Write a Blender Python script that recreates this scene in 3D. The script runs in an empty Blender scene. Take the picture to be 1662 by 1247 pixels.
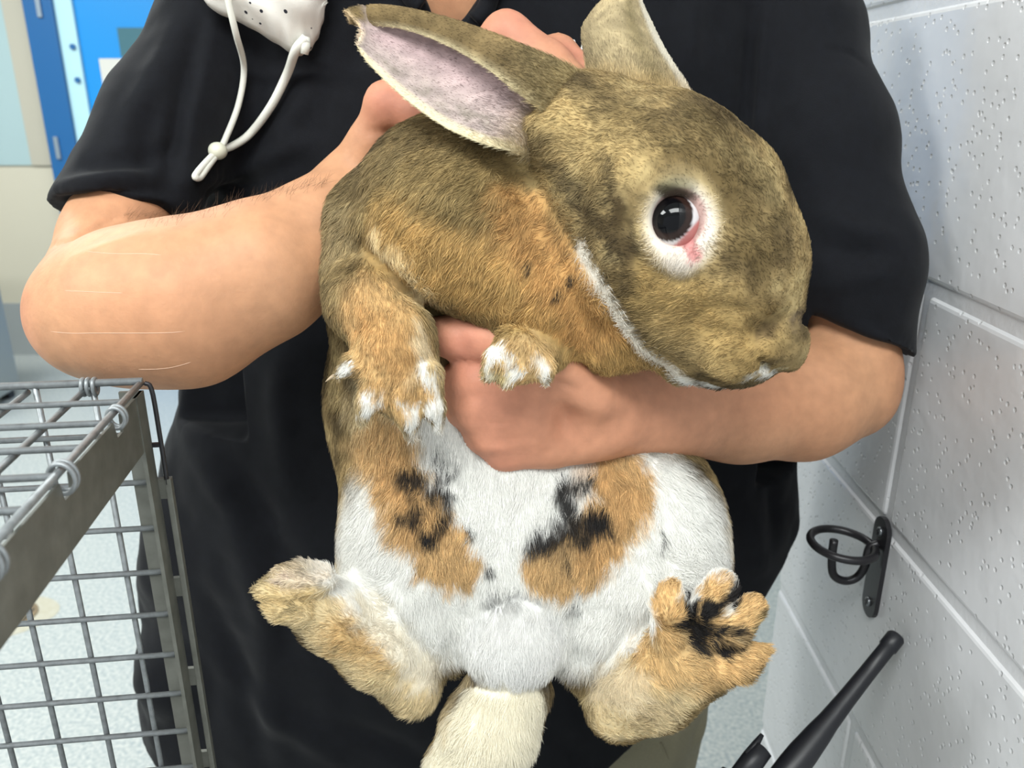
import bpy, bmesh, math, random
import numpy as np
from mathutils import Vector, Matrix
from mathutils.bvhtree import BVHTree

random.seed(7)
RNG = np.random.default_rng(11)
scene = bpy.context.scene
COL = scene.collection

# ------------------------------------------------------------------ camera
W_PX, H_PX, F_PX = 1662.0, 1247.0, 1330.0
CAM = np.array([0.0, 0.0, 1.27])
PITCH = math.radians(19.5)
CT, ST = math.cos(PITCH), math.sin(PITCH)
AX_R = np.array([1.0, 0.0, 0.0])
AX_F = np.array([0.0, CT, -ST])
AX_U = np.array([0.0, ST, CT])
cam_data = bpy.data.cameras.new('camera')
cam = bpy.data.objects.new('camera', cam_data)
COL.objects.link(cam)
cam.location = CAM
cam.rotation_euler = (math.pi / 2 - PITCH, 0, 0)
cam_data.sensor_width = 36.0
cam_data.lens = F_PX / W_PX * 36.0
cam_data.clip_start = 0.02
cam_data.dof.use_dof = True
cam_data.dof.focus_distance = 0.46
cam_data.dof.aperture_fstop = 12.0
scene.camera = cam

# ------------------------------------------------------------------ light and exposure
world = bpy.data.worlds.new('room_air')
scene.world = world
world.use_nodes = True
world.node_tree.nodes['Background'].inputs['Color'].default_value = (0.80, 0.86, 0.90, 1)
world.node_tree.nodes['Background'].inputs['Strength'].default_value = 0.62
scene.view_settings.view_transform = 'Standard'
scene.view_settings.look = 'None'
scene.view_settings.exposure = 0.30
scene.view_settings.gamma = 1.0
LAMPS = [  # ceiling fixture centre, size, watts
    ((-0.35, -0.75, 2.58), (1.2, 0.60), 40.0),
    ((-0.60, 2.10, 2.58), (1.2, 0.60), 30.0),
    ((-2.40, 2.40, 2.58), (1.2, 0.60), 52.0),
    ((-2.20, -0.30, 2.58), (1.2, 0.60), 52.0),  # added panel, out of view, set here to brighten the block wall
]
lamp_objects = []
for loc, size, watts in LAMPS:
    ld = bpy.data.lights.new('ceiling_light_glow', 'AREA')
    ld.shape = 'RECTANGLE'
    ld.size, ld.size_y = size
    ld.energy = watts
    ld.color = (0.97, 1.0, 0.98)
    lo = bpy.data.objects.new('ceiling_light_glow', ld)
    COL.objects.link(lo)
    lo.location = (loc[0], loc[1], loc[2] - 0.055)
    lamp_objects.append(lo)


# ------------------------------------------------------------------ pixel helpers: photo frame -> world
def ray(px, py):
    u = (px - W_PX / 2) / F_PX
    v = (py - H_PX / 2) / F_PX
    return AX_F + u * AX_R - v * AX_U            # depth 1 along the lens axis


def P(px, py, y):
    d = ray(px, py)
    return CAM + d * (y / d[1])


def PZ(px, py, z):
    d = ray(px, py)
    return CAM + d * ((z - CAM[2]) / d[2])


def PX(px, py, x):
    d = ray(px, py)
    return CAM + d * (x / d[0])


def SC(px, py, y):
    """metres per photo pixel for a thing standing at distance y"""
    return (y / ray(px, py)[1]) / F_PX


# ------------------------------------------------------------------ materials
def srgb(r, g, b):
    def f(c):
        c /= 255.0
        return c / 12.92 if c <= 0.04045 else ((c + 0.055) / 1.055) ** 2.4
    return (f(r), f(g), f(b), 1.0)


def srgb3(r, g, b):
    return np.array(srgb(r, g, b)[:3])


MATS = {}


def mat(name, color, rough=0.5, metal=0.0, spec=0.5, noise=None, bump=None, coat=0.0, emit=None, sub=0.0, sheen=0.0):
    """noise=(scale, second colour, sharpness); bump=(scale, strength, distance)"""
    m = bpy.data.materials.new(name)
    m.use_nodes = True
    nt = m.node_tree
    b = nt.nodes['Principled BSDF']
    b.inputs['Base Color'].default_value = color
    b.inputs['Roughness'].default_value = rough
    b.inputs['Metallic'].default_value = metal
    b.inputs['Specular IOR Level'].default_value = spec
    b.inputs['Coat Weight'].default_value = coat
    b.inputs['Sheen Weight'].default_value = sheen
    if sub:
        b.inputs['Subsurface Weight'].default_value = sub
        b.inputs['Subsurface Radius'].default_value = (0.012, 0.005, 0.003)
        b.inputs['Subsurface Scale'].default_value = 0.6
    if emit:
        b.inputs['Emission Color'].default_value = emit[0]
        b.inputs['Emission Strength'].default_value = emit[1]
    tc = nt.nodes.new('ShaderNodeTexCoord')
    if noise:
        n = nt.nodes.new('ShaderNodeTexNoise')
        n.inputs['Scale'].default_value = noise[0]
        n.inputs['Detail'].default_value = 4
        nt.links.new(tc.outputs['Object'], n.inputs['Vector'])
        r = nt.nodes.new('ShaderNodeValToRGB')
        w = 0.5 / noise[2]
        r.color_ramp.elements[0].position = max(0, 0.5 - w)
        r.color_ramp.elements[1].position = min(1, 0.5 + w)
        r.color_ramp.elements[0].color = color
        r.color_ramp.elements[1].color = noise[1]
        nt.links.new(n.outputs['Fac'], r.inputs['Fac'])
        nt.links.new(r.outputs['Color'], b.inputs['Base Color'])
    if bump:
        n = nt.nodes.new('ShaderNodeTexNoise')
        n.inputs['Scale'].default_value = bump[0]
        n.inputs['Detail'].default_value = 5
        nt.links.new(tc.outputs['Object'], n.inputs['Vector'])
        bp = nt.nodes.new('ShaderNodeBump')
        bp.inputs['Strength'].default_value = bump[1]
        bp.inputs['Distance'].default_value = bump[2]
        nt.links.new(n.outputs['Fac'], bp.inputs['Height'])
        nt.links.new(bp.outputs['Normal'], b.inputs['Normal'])
    MATS[name] = m
    return m


def attr_mat(name, attr, rough=0.6, spec=0.3, sub=0.0, bump=None, noise_amt=0.0, noise_scale=300, sheen=0.0):
    m = mat(name, (1, 1, 1, 1), rough, 0, spec, bump=bump, sub=sub, sheen=sheen)
    nt = m.node_tree
    b = nt.nodes['Principled BSDF']
    a = nt.nodes.new('ShaderNodeAttribute')
    a.attribute_name = attr
    if noise_amt:
        tc = nt.nodes.new('ShaderNodeTexCoord')
        n = nt.nodes.new('ShaderNodeTexNoise')
        n.inputs['Scale'].default_value = noise_scale
        n.inputs['Detail'].default_value = 3
        nt.links.new(tc.outputs['Object'], n.inputs['Vector'])
        mr = nt.nodes.new('ShaderNodeMapRange')
        mr.inputs['From Min'].default_value = 0.25
        mr.inputs['From Max'].default_value = 0.75
        mr.inputs['To Min'].default_value = 1 - noise_amt
        mr.inputs['To Max'].default_value = 1 + noise_amt
        nt.links.new(n.outputs['Fac'], mr.inputs['Value'])
        mx = nt.nodes.new('ShaderNodeMix')
        mx.data_type = 'RGBA'
        mx.blend_type = 'MULTIPLY'
        mx.inputs['Factor'].default_value = 1
        nt.links.new(a.outputs['Color'], mx.inputs['A'])
        nt.links.new(mr.outputs['Result'], mx.inputs['B'])
        nt.links.new(mx.outputs['Result'], b.inputs['Base Color'])
    else:
        nt.links.new(a.outputs['Color'], b.inputs['Base Color'])
    return m


# ------------------------------------------------------------------ object helpers
def tag(o, label=None, cat=None, group=None, kind=None):
    if label: o['label'] = label
    if cat: o['category'] = cat
    if group: o['group'] = group
    if kind: o['kind'] = kind
    return o


def empty(name, loc, label=None, cat=None, group=None, kind=None):
    o = bpy.data.objects.new(name, None)
    COL.objects.link(o)
    o.location = loc
    o.empty_display_size = 0.05
    return tag(o, label, cat, group, kind)


def link(o, parent=None):
    COL.objects.link(o)
    if parent is not None:
        o.parent = parent
        base = parent
        off = Vector((0, 0, 0))
        while base is not None:
            off += base.location
            base = base.parent
        # meshes are written in world coordinates: cancel the parents' places
        o.matrix_parent_inverse = Matrix.Identity(4)
        o.location = -off
    return o


def np_mesh(name, v, f, smooth=True):
    """v (n,3) floats, f (m,3|4) ints"""
    v = np.asarray(v, dtype=np.float32)
    f = np.asarray(f, dtype=np.int32)
    me = bpy.data.meshes.new(name)
    me.vertices.add(len(v))
    me.vertices.foreach_set('co', v.ravel())
    k = f.shape[1]
    me.loops.add(f.size)
    me.loops.foreach_set('vertex_index', f.ravel())
    me.polygons.add(len(f))
    me.polygons.foreach_set('loop_start', np.arange(0, f.size, k, dtype=np.int32))
    if smooth:
        me.polygons.foreach_set('use_smooth', np.ones(len(f), dtype=bool))
    me.update(calc_edges=True)
    me.validate()
    return me


def obj(name, me, m, parent=None):
    if m is not None:
        me.materials.clear()
        me.materials.append(m)
    o = bpy.data.objects.new(name, me)
    return link(o, parent)


def bm_obj(name, bm, m, parent=None, smooth=False, bevel=0.0):
    if bevel:
        bmesh.ops.bevel(bm, geom=list(bm.edges), offset=bevel, segments=2, affect='EDGES', profile=0.7)
    bmesh.ops.recalc_face_normals(bm, faces=bm.faces)
    me = bpy.data.meshes.new(name)
    bm.to_mesh(me)
    bm.free()
    if smooth:
        for p in me.polygons:
            p.use_smooth = True
    return obj(name, me, m, parent)


def add_box(bm, c, half, axes=None):
    axes = axes if axes is not None else (Vector((1, 0, 0)), Vector((0, 1, 0)), Vector((0, 0, 1)))
    c = Vector(c)
    vs = []
    for i in (-1, 1):
        for j in (-1, 1):
            for k in (-1, 1):
                vs.append(bm.verts.new(c + Vector(axes[0]) * half[0] * i + Vector(axes[1]) * half[1] * j + Vector(axes[2]) * half[2] * k))
    for q in ((0, 1, 3, 2), (4, 6, 7, 5), (0, 4, 5, 1), (2, 3, 7, 6), (0, 2, 6, 4), (1, 5, 7, 3)):
        bm.faces.new([vs[i] for i in q])


def box(name, c, half, m, parent=None, axes=None, bevel=0.0):
    bm = bmesh.new()
    add_box(bm, c, half, axes)
    return bm_obj(name, bm, m, parent, bevel=bevel)


def tube_np(pts, rad, seg=10, closed=False, cap=True):
    """a swept tube as (verts, quads)"""
    pts = np.asarray(pts, float)
    n = len(pts)
    rad = np.broadcast_to(np.asarray(rad, float), (n,))
    if closed:
        tan = np.roll(pts, -1, 0) - np.roll(pts, 1, 0)
    else:
        tan = np.gradient(pts, axis=0)
    tan /= np.linalg.norm(tan, axis=1)[:, None]
    ref = np.array([0, 0, 1.0]) if abs(tan[0][2]) < 0.9 else np.array([1.0, 0, 0])
    nrm = np.cross(tan[0], ref)
    nrm /= np.linalg.norm(nrm)
    V = []
    for i in range(n):
        nrm = nrm - tan[i] * np.dot(nrm, tan[i])
        nrm /= np.linalg.norm(nrm)
        b = np.cross(tan[i], nrm)
        a = np.arange(seg) * 2 * math.pi / seg
        V.append(pts[i] + rad[i] * (np.cos(a)[:, None] * nrm + np.sin(a)[:, None] * b))
    V = np.concatenate(V)
    F = []
    last = n if closed else n - 1
    for i in range(last):
        j = (i + 1) % n
        for s in range(seg):
            t = (s + 1) % seg
            F.append((i * seg + s, i * seg + t, j * seg + t, j * seg + s))
    if cap and not closed:
        c0 = len(V)
        V = np.vstack([V, pts[0], pts[-1]])
        for s in range(seg):
            t = (s + 1) % seg
            F.append((c0, t, s, s))
            F.append((c0 + 1, (n - 1) * seg + s, (n - 1) * seg + t, (n - 1) * seg + t))
    return V, F


def tube(name, pts, rad, m, parent=None, seg=10, closed=False):
    V, F = tube_np(pts, rad, seg, closed)
    me = bpy.data.meshes.new(name)
    me.from_pydata([tuple(v) for v in V], [], [tuple(dict.fromkeys(f)) for f in F])
    for p in me.polygons:
        p.use_smooth = True
    return obj(name, me, m, parent)


def spline(pts, n=24):
    """Catmull-Rom through the points"""
    p = np.asarray(pts, float)
    q = np.vstack([2 * p[0] - p[1], p, 2 * p[-1] - p[-2]])
    out = []
    m = len(p) - 1
    for s in np.linspace(0, m, n):
        i = min(int(s), m - 1)
        t = s - i
        a, b, c, d = q[i], q[i + 1], q[i + 2], q[i + 3]
        out.append(0.5 * (2 * b + (c - a) * t + (2 * a - 5 * b + 4 * c - d) * t * t + (3 * b - a - 3 * c + d) * t ** 3))
    return np.array(out)


# ------------------------------------------------------------------ soft-body modelling: blended distance field -> mesh
class Field:
    def __init__(self, lo, hi, h):
        self.lo = np.asarray(lo, float)
        self.h = h
        self.n = np.ceil((np.asarray(hi, float) - self.lo) / h).astype(int) + 1
        self.D = np.full(self.n, 0.06, dtype=np.float32)

    def block(self, lo, hi):
        a = np.clip(np.floor((np.asarray(lo) - self.lo) / self.h).astype(int), 0, self.n)
        b = np.clip(np.ceil((np.asarray(hi) - self.lo) / self.h).astype(int) + 1, 0, self.n)
        if np.any(b <= a):
            return None
        sl = tuple(slice(x, y) for x, y in zip(a, b))
        g = [(self.lo[i] + self.h * np.arange(a[i], b[i])).astype(np.float32) for i in range(3)]
        return sl, g[0][:, None, None], g[1][None, :, None], g[2][None, None, :]

    def mix(self, sl, d, k, sub=False):
        A = self.D[sl]
        if sub:
            d = -d
            hh = np.maximum(k - np.abs(A - d), 0) / k
            self.D[sl] = np.maximum(A, d) + hh * hh * k * 0.25
        else:
            hh = np.maximum(k - np.abs(A - d), 0) / k
            self.D[sl] = np.minimum(A, d) - hh * hh * k * 0.25

    def cone(self, a, b, ra, rb, k=0.01, sub=False):
        a = np.asarray(a, float); b = np.asarray(b, float)
        m = max(ra, rb) + k + 0.012
        r = self.block(np.minimum(a, b) - m, np.maximum(a, b) + m)
        if r is None: return
        sl, x, y, z = r
        ab = b - a
        L = max(float(ab @ ab), 1e-9)
        dx, dy, dz = x - a[0], y - a[1], z - a[2]
        t = np.clip((dx * ab[0] + dy * ab[1] + dz * ab[2]) / L, 0, 1)
        d = np.sqrt((dx - t * ab[0]) ** 2 + (dy - t * ab[1]) ** 2 + (dz - t * ab[2]) ** 2) - (ra + (rb - ra) * t)
        self.mix(sl, d.astype(np.float32), k, sub)

    def chain(self, pts, k=0.01, sub=False):
        """pts: (px, py, Y, radius in photo pixels)"""
        w = [(P(p[0], p[1], p[2]), p[3] * SC(p[0], p[1], p[2])) for p in pts]
        if len(w) == 1:
            w = w * 2
        for (a, ra), (b, rb) in zip(w[:-1], w[1:]):
            self.cone(a, b, ra, rb, k, sub)

    def ell(self, px, py, y, rx, ry, rd, rot=0.0, k=0.01, sub=False):
        c = P(px, py, y)
        s = SC(px, py, y)
        r = np.array([rx, ry, rd]) * s
        a = math.radians(rot)
        e0 = math.cos(a) * AX_R - math.sin(a) * AX_U
        e1 = math.sin(a) * AX_R + math.cos(a) * AX_U
        self.ell_w(c, (e0, e1, AX_F), r, k, sub)

    def ell_w(self, c, axes, r, k=0.01, sub=False):
        m = r.max() + k + 0.012
        q = self.block(c - m, c + m)
        if q is None: return
        sl, x, y, z = q
        dx, dy, dz = x - c[0], y - c[1], z - c[2]
        k0 = 0; k1 = 0
        for e, rr in zip(axes, r):
            t = dx * e[0] + dy * e[1] + dz * e[2]
            k0 = k0 + (t / rr) ** 2
            k1 = k1 + (t / rr ** 2) ** 2
        k0 = np.sqrt(k0); k1 = np.sqrt(k1) + 1e-6
        self.mix(sl, (k0 * (k0 - 1) / k1).astype(np.float32), k, sub)

    def grid(self):
        g = [(self.lo[i] + self.h * np.arange(self.n[i])).astype(np.float32) for i in range(3)]
        return g[0][:, None, None], g[1][None, :, None], g[2][None, None, :]

    def mesh(self, smooth=1):
        D, h = self.D, self.h
        D[0], D[-1], D[:, 0], D[:, -1], D[:, :, 0], D[:, :, -1] = 1, 1, 1, 1, 1, 1
        ins = D < 0
        c = np.zeros(tuple(np.array(D.shape) - 1), dtype=np.uint8)
        nx, ny, nz = D.shape
        for i in (0, 1):
            for j in (0, 1):
                for k in (0, 1):
                    c += ins[i:nx - 1 + i, j:ny - 1 + j, k:nz - 1 + k]
        act = np.argwhere((c > 0) & (c < 8))
        idx = np.full(c.shape, -1, dtype=np.int32)
        idx[act[:, 0], act[:, 1], act[:, 2]] = np.arange(len(act))
        offs = [(i, j, k) for i in (0, 1) for j in (0, 1) for k in (0, 1)]
        val = {o: D[act[:, 0] + o[0], act[:, 1] + o[1], act[:, 2] + o[2]] for o in offs}
        acc = np.zeros((len(act), 3)); cnt = np.zeros(len(act))
        for o in offs:
            for ax in range(3):
                if o[ax]: continue
                p = list(o); p[ax] = 1; p = tuple(p)
                a, b = val[o], val[p]
                m = (a < 0) != (b < 0)
                t = np.where(m, a / np.where(m, a - b, 1), 0)
                pos = np.tile(np.array(o, float), (len(act), 1))
                pos[:, ax] = t
                acc += pos * m[:, None]
                cnt += m
        V = self.lo + h * (act + acc / cnt[:, None])
        F = []
        for ax in range(3):
            s = [slice(1, -1)] * 3
            s0 = list(s); s1 = list(s)
            s0[ax] = slice(0, -1); s1[ax] = slice(1, None)
            a, b = ins[tuple(s0)], ins[tuple(s1)]
            e = np.argwhere(a != b)
            sg = a[e[:, 0], e[:, 1], e[:, 2]]
            base = e + 1
            base[:, ax] -= 1
            u, w = [(1, 2), (2, 0), (0, 1)][ax]
            q = []
            for du, dw in ((1, 1), (0, 1), (0, 0), (1, 0)):
                t = base.copy(); t[:, u] -= du; t[:, w] -= dw
                q.append(idx[t[:, 0], t[:, 1], t[:, 2]])
            q = np.stack(q, 1)
            q[~sg] = q[~sg][:, ::-1]
            F.append(q)
        F = np.concatenate(F)
        for _ in range(smooth):
            V = relax(V, F)
        return V, F


def relax(V, F, w=0.6):
    n = len(V)
    s = np.zeros((n, 3)); c = np.zeros(n)
    k = F.shape[1]
    for i in range(k):
        a, b = F[:, i], F[:, (i + 1) % k]
        for ax in range(3):
            s[:, ax] += np.bincount(a, V[b, ax], n) + np.bincount(b, V[a, ax], n)
        c += np.bincount(a, minlength=n) + np.bincount(b, minlength=n)
    return V * (1 - w) + w * s / np.maximum(c, 1)[:, None]


def normals_of(V, F):
    a = V[F[:, 2]] - V[F[:, 0]]
    b = V[F[:, 3 if F.shape[1] == 4 else 1]] - V[F[:, 1 if F.shape[1] == 4 else 0]]
    fn = np.cross(a, b)
    if F.shape[1] != 4: fn = -fn
    N = np.zeros_like(V)
    for i in range(F.shape[1]):
        for ax in range(3):
            N[:, ax] += np.bincount(F[:, i], fn[:, ax], len(V))
    return N / (np.linalg.norm(N, axis=1)[:, None] + 1e-12)


def vnoise(p, scale, seed=0):
    """smooth value noise in [0,1] at points p (n,3)"""
    q = p * scale + seed * 17.31
    i = np.floor(q).astype(np.int64)
    f = q - i
    f = f * f * (3 - 2 * f)

    def h(a):
        n = (a[:, 0] * 73856093) ^ (a[:, 1] * 19349663) ^ (a[:, 2] * 83492791) ^ (seed * 2654435)
        n = (n ^ (n >> 13)) * 1274126177
        return ((n ^ (n >> 16)) & 0xFFFF) / 65535.0
    out = 0
    for a in (0, 1):
        for b in (0, 1):
            for c in (0, 1):
                w = (f[:, 0] if a else 1 - f[:, 0]) * (f[:, 1] if b else 1 - f[:, 1]) * (f[:, 2] if c else 1 - f[:, 2])
                out = out + w * h(i + np.array([a, b, c]))
    return out


def hit(tree, x, y, off=0.0):
    d = Vector(ray(x, y)).normalized()
    h = tree.ray_cast(Vector(CAM), d)
    if h[0] is None:
        return None
    return np.array(h[0] - d * off)


def emboss(V, F, lines):
    """raise (or sink) ridges: each line is (points in the photo frame, half width px, height mm)"""
    N_ = normals_of(V, F)
    tr = BVHTree.FromPolygons(V.tolist(), F.tolist())
    out = V.copy()
    for line, wd, hh_ in lines:
        L_ = []
        for (xa, ya), (xb, yb) in zip(line[:-1], line[1:]):
            m_ = max(3, int(math.hypot(xb - xa, yb - ya) / 7))
            for t in np.linspace(0, 1, m_):
                h_ = hit(tr, xa + (xb - xa) * t, ya + (yb - ya) * t)
                if h_ is not None: L_.append(h_)
        if len(L_) < 3: continue
        L_ = np.array(L_)
        sg = wd * float(np.mean((L_ - CAM) @ AX_F)) / F_PX
        lo_, hi_ = L_.min(0) - 3 * sg, L_.max(0) + 3 * sg
        m_ = np.where(((V > lo_) & (V < hi_)).all(1))[0]
        d2 = np.full(len(m_), 1e9)
        en = np.ones(len(m_))
        for i_, p_ in enumerate(L_):
            q_ = ((V[m_] - p_) ** 2).sum(1)
            fade = math.sin(math.pi * (i_ + 1) / (len(L_) + 1)) ** 0.5
            en = np.where(q_ < d2, fade, en)
            d2 = np.minimum(d2, q_)
        out[m_] += N_[m_] * (hh_ * 0.001 * en * np.exp(-d2 / (sg * sg)))[:, None]
    return out


def set_color(me, name, C):
    a = me.attributes.new(name, 'FLOAT_COLOR', 'POINT')
    a.data.foreach_set('color', np.hstack([np.clip(C, 0, 1), np.ones((len(C), 1))]).astype(np.float32).ravel())


def smoothstep(e0, e1, x):
    t = np.clip((x - e0) / (e1 - e0), 0, 1)
    return t * t * (3 - 2 * t)


def strands(name, root, pts, rad, cols, m, parent):
    """hair: pts (n,k,3), rad (n,k), cols (n,3)"""
    n, k, _ = pts.shape
    hc = bpy.data.hair_curves.new(name)
    hc.add_curves([k] * n)
    hc.attributes['position'].data.foreach_set('vector', pts.astype(np.float32).ravel())
    if 'radius' not in hc.attributes:
        hc.attributes.new('radius', 'FLOAT', 'POINT')
    hc.attributes['radius'].data.foreach_set('value', rad.astype(np.float32).ravel())
    a = hc.attributes.new('coat', 'FLOAT_COLOR', 'CURVE')
    a.data.foreach_set('color', np.hstack([np.clip(cols, 0, 1), np.ones((n, 1))]).astype(np.float32).ravel())
    hc.materials.append(m)
    o = bpy.data.objects.new(name, hc)
    return link(o, parent)


# ------------------------------------------------------------------ shared materials
M_FLOOR = mat('speckled_vinyl_floor', srgb(186, 189, 185), 0.4, noise=(120, srgb(146, 155, 158), 3.2), bump=(60, 0.05, 0.001))
M_CREAM = mat('cream_wall_paint', srgb(196, 191, 174), 0.55)
M_PALE = mat('pale_blue_wall_paint', srgb(160, 184, 188), 0.5)
M_BEIGE = mat('beige_trim_paint', srgb(176, 172, 158), 0.5)
M_BASE = mat('grey_cove_base', srgb(150, 156, 158), 0.5)
M_BLUE = mat('dark_blue_frame_paint', srgb(22, 92, 150), 0.4)
M_DOORBLUE = mat('bright_blue_door_paint', srgb(10, 138, 214), 0.4)
M_STRIP = mat('pale_door_edge_metal', srgb(176, 216, 226), 0.4)
M_HINGE = mat('satin_hinge_steel', srgb(150, 165, 180), 0.4, 0.6)
M_PANE = mat('dim_door_glass', srgb(72, 112, 124), 0.15)
M_PAPER = mat('printed_paper', srgb(206, 206, 200), 0.7)
M_RED = mat('red_print', srgb(200, 120, 130), 0.7)
M_GREYPRINT = mat('grey_print', srgb(176, 172, 176), 0.7)
M_CEIL = mat('ceiling_paint', srgb(225, 225, 222), 0.8)
M_MORTAR = mat('painted_mortar', srgb(218, 219, 222), 0.25, bump=(160, 0.35, 0.002))
M_CAB = mat('grey_cabinet_enamel', srgb(150, 155, 152), 0.4)
M_CABTOP = mat('blue_grey_cabinet_band', srgb(118, 126, 140), 0.4)
M_STEEL = mat('galvanised_wire', srgb(158, 163, 166), 0.42, 0.45, noise=(240, srgb(120, 124, 126), 1.6))
M_SHEET = mat('dull_galvanised_sheet', srgb(124, 125, 118), 0.5, 0.4, noise=(90, srgb(94, 95, 88), 1.5), bump=(300, 0.1, 0.0005))
M_BLACKIRON = mat('black_iron', srgb(44, 43, 46), 0.34, 0.3, bump=(400, 0.15, 0.0005))
M_SCREW = mat('bright_screw_steel', srgb(150, 155, 160), 0.3, 0.9)
M_BLACKPLASTIC = mat('black_rubber_plastic', srgb(30, 31, 36), 0.45)
M_TABLE = mat('grey_laminate', srgb(150, 152, 150), 0.4)
M_WHITECORD = mat('white_elastic_cord', srgb(226, 226, 216), 0.8, bump=(900, 0.4, 0.0005))
M_BEAD = mat('ivory_cord_stopper', srgb(226, 226, 206), 0.4)
M_LAMP = mat('lamp_housing', srgb(230, 230, 228), 0.5)
M_DRAIN = mat('tarnished_drain_brass', srgb(150, 130, 100), 0.5, 0.4, noise=(80, srgb(110, 98, 80), 2))
M_STAIN = mat('rusty_floor_stain', srgb(180, 178, 164), 0.5, noise=(60, srgb(168, 162, 142), 2))
M_KHAKI = mat('khaki_cotton', srgb(150, 143, 118), 0.85, noise=(700, srgb(132, 126, 104), 1.5), bump=(900, 0.25, 0.0006))
M_SHOE = mat('dark_shoe_leather', srgb(38, 34, 32), 0.5)
M_PRINTWHITE = mat('white_embroidery', srgb(225, 225, 225), 0.8)


def block_material():
    m = mat('glossy_painted_block', srgb(218, 219, 222), 0.22, spec=0.5)
    nt = m.node_tree
    b = nt.nodes['Principled BSDF']
    tc = nt.nodes.new('ShaderNodeTexCoord')
    big = nt.nodes.new('ShaderNodeTexNoise')
    big.inputs['Scale'].default_value = 42
    big.inputs['Detail'].default_value = 2
    vo = nt.nodes.new('ShaderNodeTexVoronoi')
    vo.inputs['Scale'].default_value = 210
    nt.links.new(tc.outputs['Object'], big.inputs['Vector'])
    nt.links.new(tc.outputs['Object'], vo.inputs['Vector'])
    pit = nt.nodes.new('ShaderNodeMapRange')
    pit.interpolation_type = 'SMOOTHSTEP'
    pit.inputs['From Min'].default_value = 0.18
    pit.inputs['From Max'].default_value = 0.42
    nt.links.new(vo.outputs['Distance'], pit.inputs['Value'])
    sel = nt.nodes.new('ShaderNodeMath')          # only some cells are pitted
    sel.operation = 'GREATER_THAN'
    sel.inputs[1].default_value = 0.13
    sx = nt.nodes.new('ShaderNodeSeparateColor')
    nt.links.new(vo.outputs['Color'], sx.inputs['Color'])
    nt.links.new(sx.outputs['Red'], sel.inputs[0])
    mx = nt.nodes.new('ShaderNodeMath')
    mx.operation = 'MAXIMUM'
    nt.links.new(pit.outputs['Result'], mx.inputs[0])
    nt.links.new(sel.outputs['Value'], mx.inputs[1])
    b1 = nt.nodes.new('ShaderNodeBump')
    b1.inputs['Strength'].default_value = 0.5
    b1.inputs['Distance'].default_value = 0.0016
    nt.links.new(mx.outputs['Value'], b1.inputs['Height'])
    b2 = nt.nodes.new('ShaderNodeBump')
    b2.inputs['Strength'].default_value = 0.30
    b2.inputs['Distance'].default_value = 0.003
    nt.links.new(big.outputs['Fac'], b2.inputs['Height'])
    nt.links.new(b1.outputs['Normal'], b2.inputs['Normal'])
    nt.links.new(b2.outputs['Normal'], b.inputs['Normal'])
    return m


M_BLOCK = block_material()

# ================================================================== THE SETTING
WALL_X, CORNER_Y, FAR_Y = 0.315, 0.835, 4.05
o = box('floor', (-0.5, 1.4, -0.02), (4.0, 3.6, 0.02), M_FLOOR); tag(o, kind='structure')
o = box('ceiling', (-0.5, 1.4, 2.72), (4.0, 3.6, 0.05), M_CEIL); tag(o, kind='structure')
o = box('wall_left', (-4.44, 1.4, 1.34), (0.06, 3.6, 1.34), M_CREAM); tag(o, kind='structure')
# far wall with its dado, beige trim, cove base and two blue doors
y_dado = P(40, 268, FAR_Y)[2]
x_frame0 = P(75, 150, FAR_Y)[0]
wall_far = box('wall_far', (-0.5, FAR_Y + 0.06, 1.34), (4.0, 0.06, 1.34), M_CREAM)
tag(wall_far, kind='structure')
xt0 = P(30, 140, FAR_Y)[0]
box('upper_panel', ((xt0 - 4.4) / 2, FAR_Y - 0.004, (y_dado + 2.66) / 2), ((xt0 + 4.4) / 2, 0.006, (2.66 - y_dado) / 2), M_PALE, wall_far)
box('trim_panel', ((xt0 + x_frame0) / 2, FAR_Y - 0.006, (y_dado + 2.66) / 2), ((x_frame0 - xt0) / 2, 0.008, (2.66 - y_dado) / 2), M_BEIGE, wall_far)
zb = P(40, 492, FAR_Y)[2]
o = box('baseboard_far', ((x_frame0 - 4.4) / 2, FAR_Y - 0.006, zb / 2), ((x_frame0 + 4.4) / 2, 0.006, zb / 2), M_BASE)
tag(o, kind='structure')

# blue door on the left
door = empty('door_1', (x_frame0 + 0.5, FAR_Y, 0), kind='structure')
xf1 = P(120, 150, FAR_Y)[0]
xs1 = P(148, 150, FAR_Y)[0]
box('door_frame', ((x_frame0 + xf1) / 2, FAR_Y - 0.03, 1.1), ((xf1 - x_frame0) / 2, 0.04, 1.1), M_BLUE, door, bevel=0.004)
es = box('edge_strip', ((xf1 + xs1) / 2, FAR_Y - 0.02, 1.40), ((xs1 - xf1) / 2, 0.03, 0.80), M_STRIP, door, bevel=0.003)
for py in (76, 130):
    c = P(119 if py == 76 else 127, py, FAR_Y - 0.05)
    v, f = tube_np([c, c + np.array([0, -0.012, 0])], 0.012, 12)
    me = bpy.data.meshes.new('bolt'); me.from_pydata([tuple(q) for q in v], [], [tuple(dict.fromkeys(q)) for q in f])
    obj('bolt', me, M_BLUE, es)
leaf = box('door_leaf', (xs1 + 0.50, FAR_Y - 0.01, 1.06), (0.50, 0.022, 1.06), M_DOORBLUE, door)
a, b = P(190, 45, FAR_Y - 0.035), P(300, 92, FAR_Y - 0.035)
box('window_pane', ((a[0] + b[0]) / 2, FAR_Y - 0.034, (a[2] + b[2]) / 2), ((b[0] - a[0]) / 2, 0.004, abs(a[2] - b[2]) / 2), M_PANE, leaf)
box('lintel', (xs1 + 0.50, FAR_Y - 0.03, 2.17), (0.52, 0.04, 0.05), M_BLUE, door)
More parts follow.
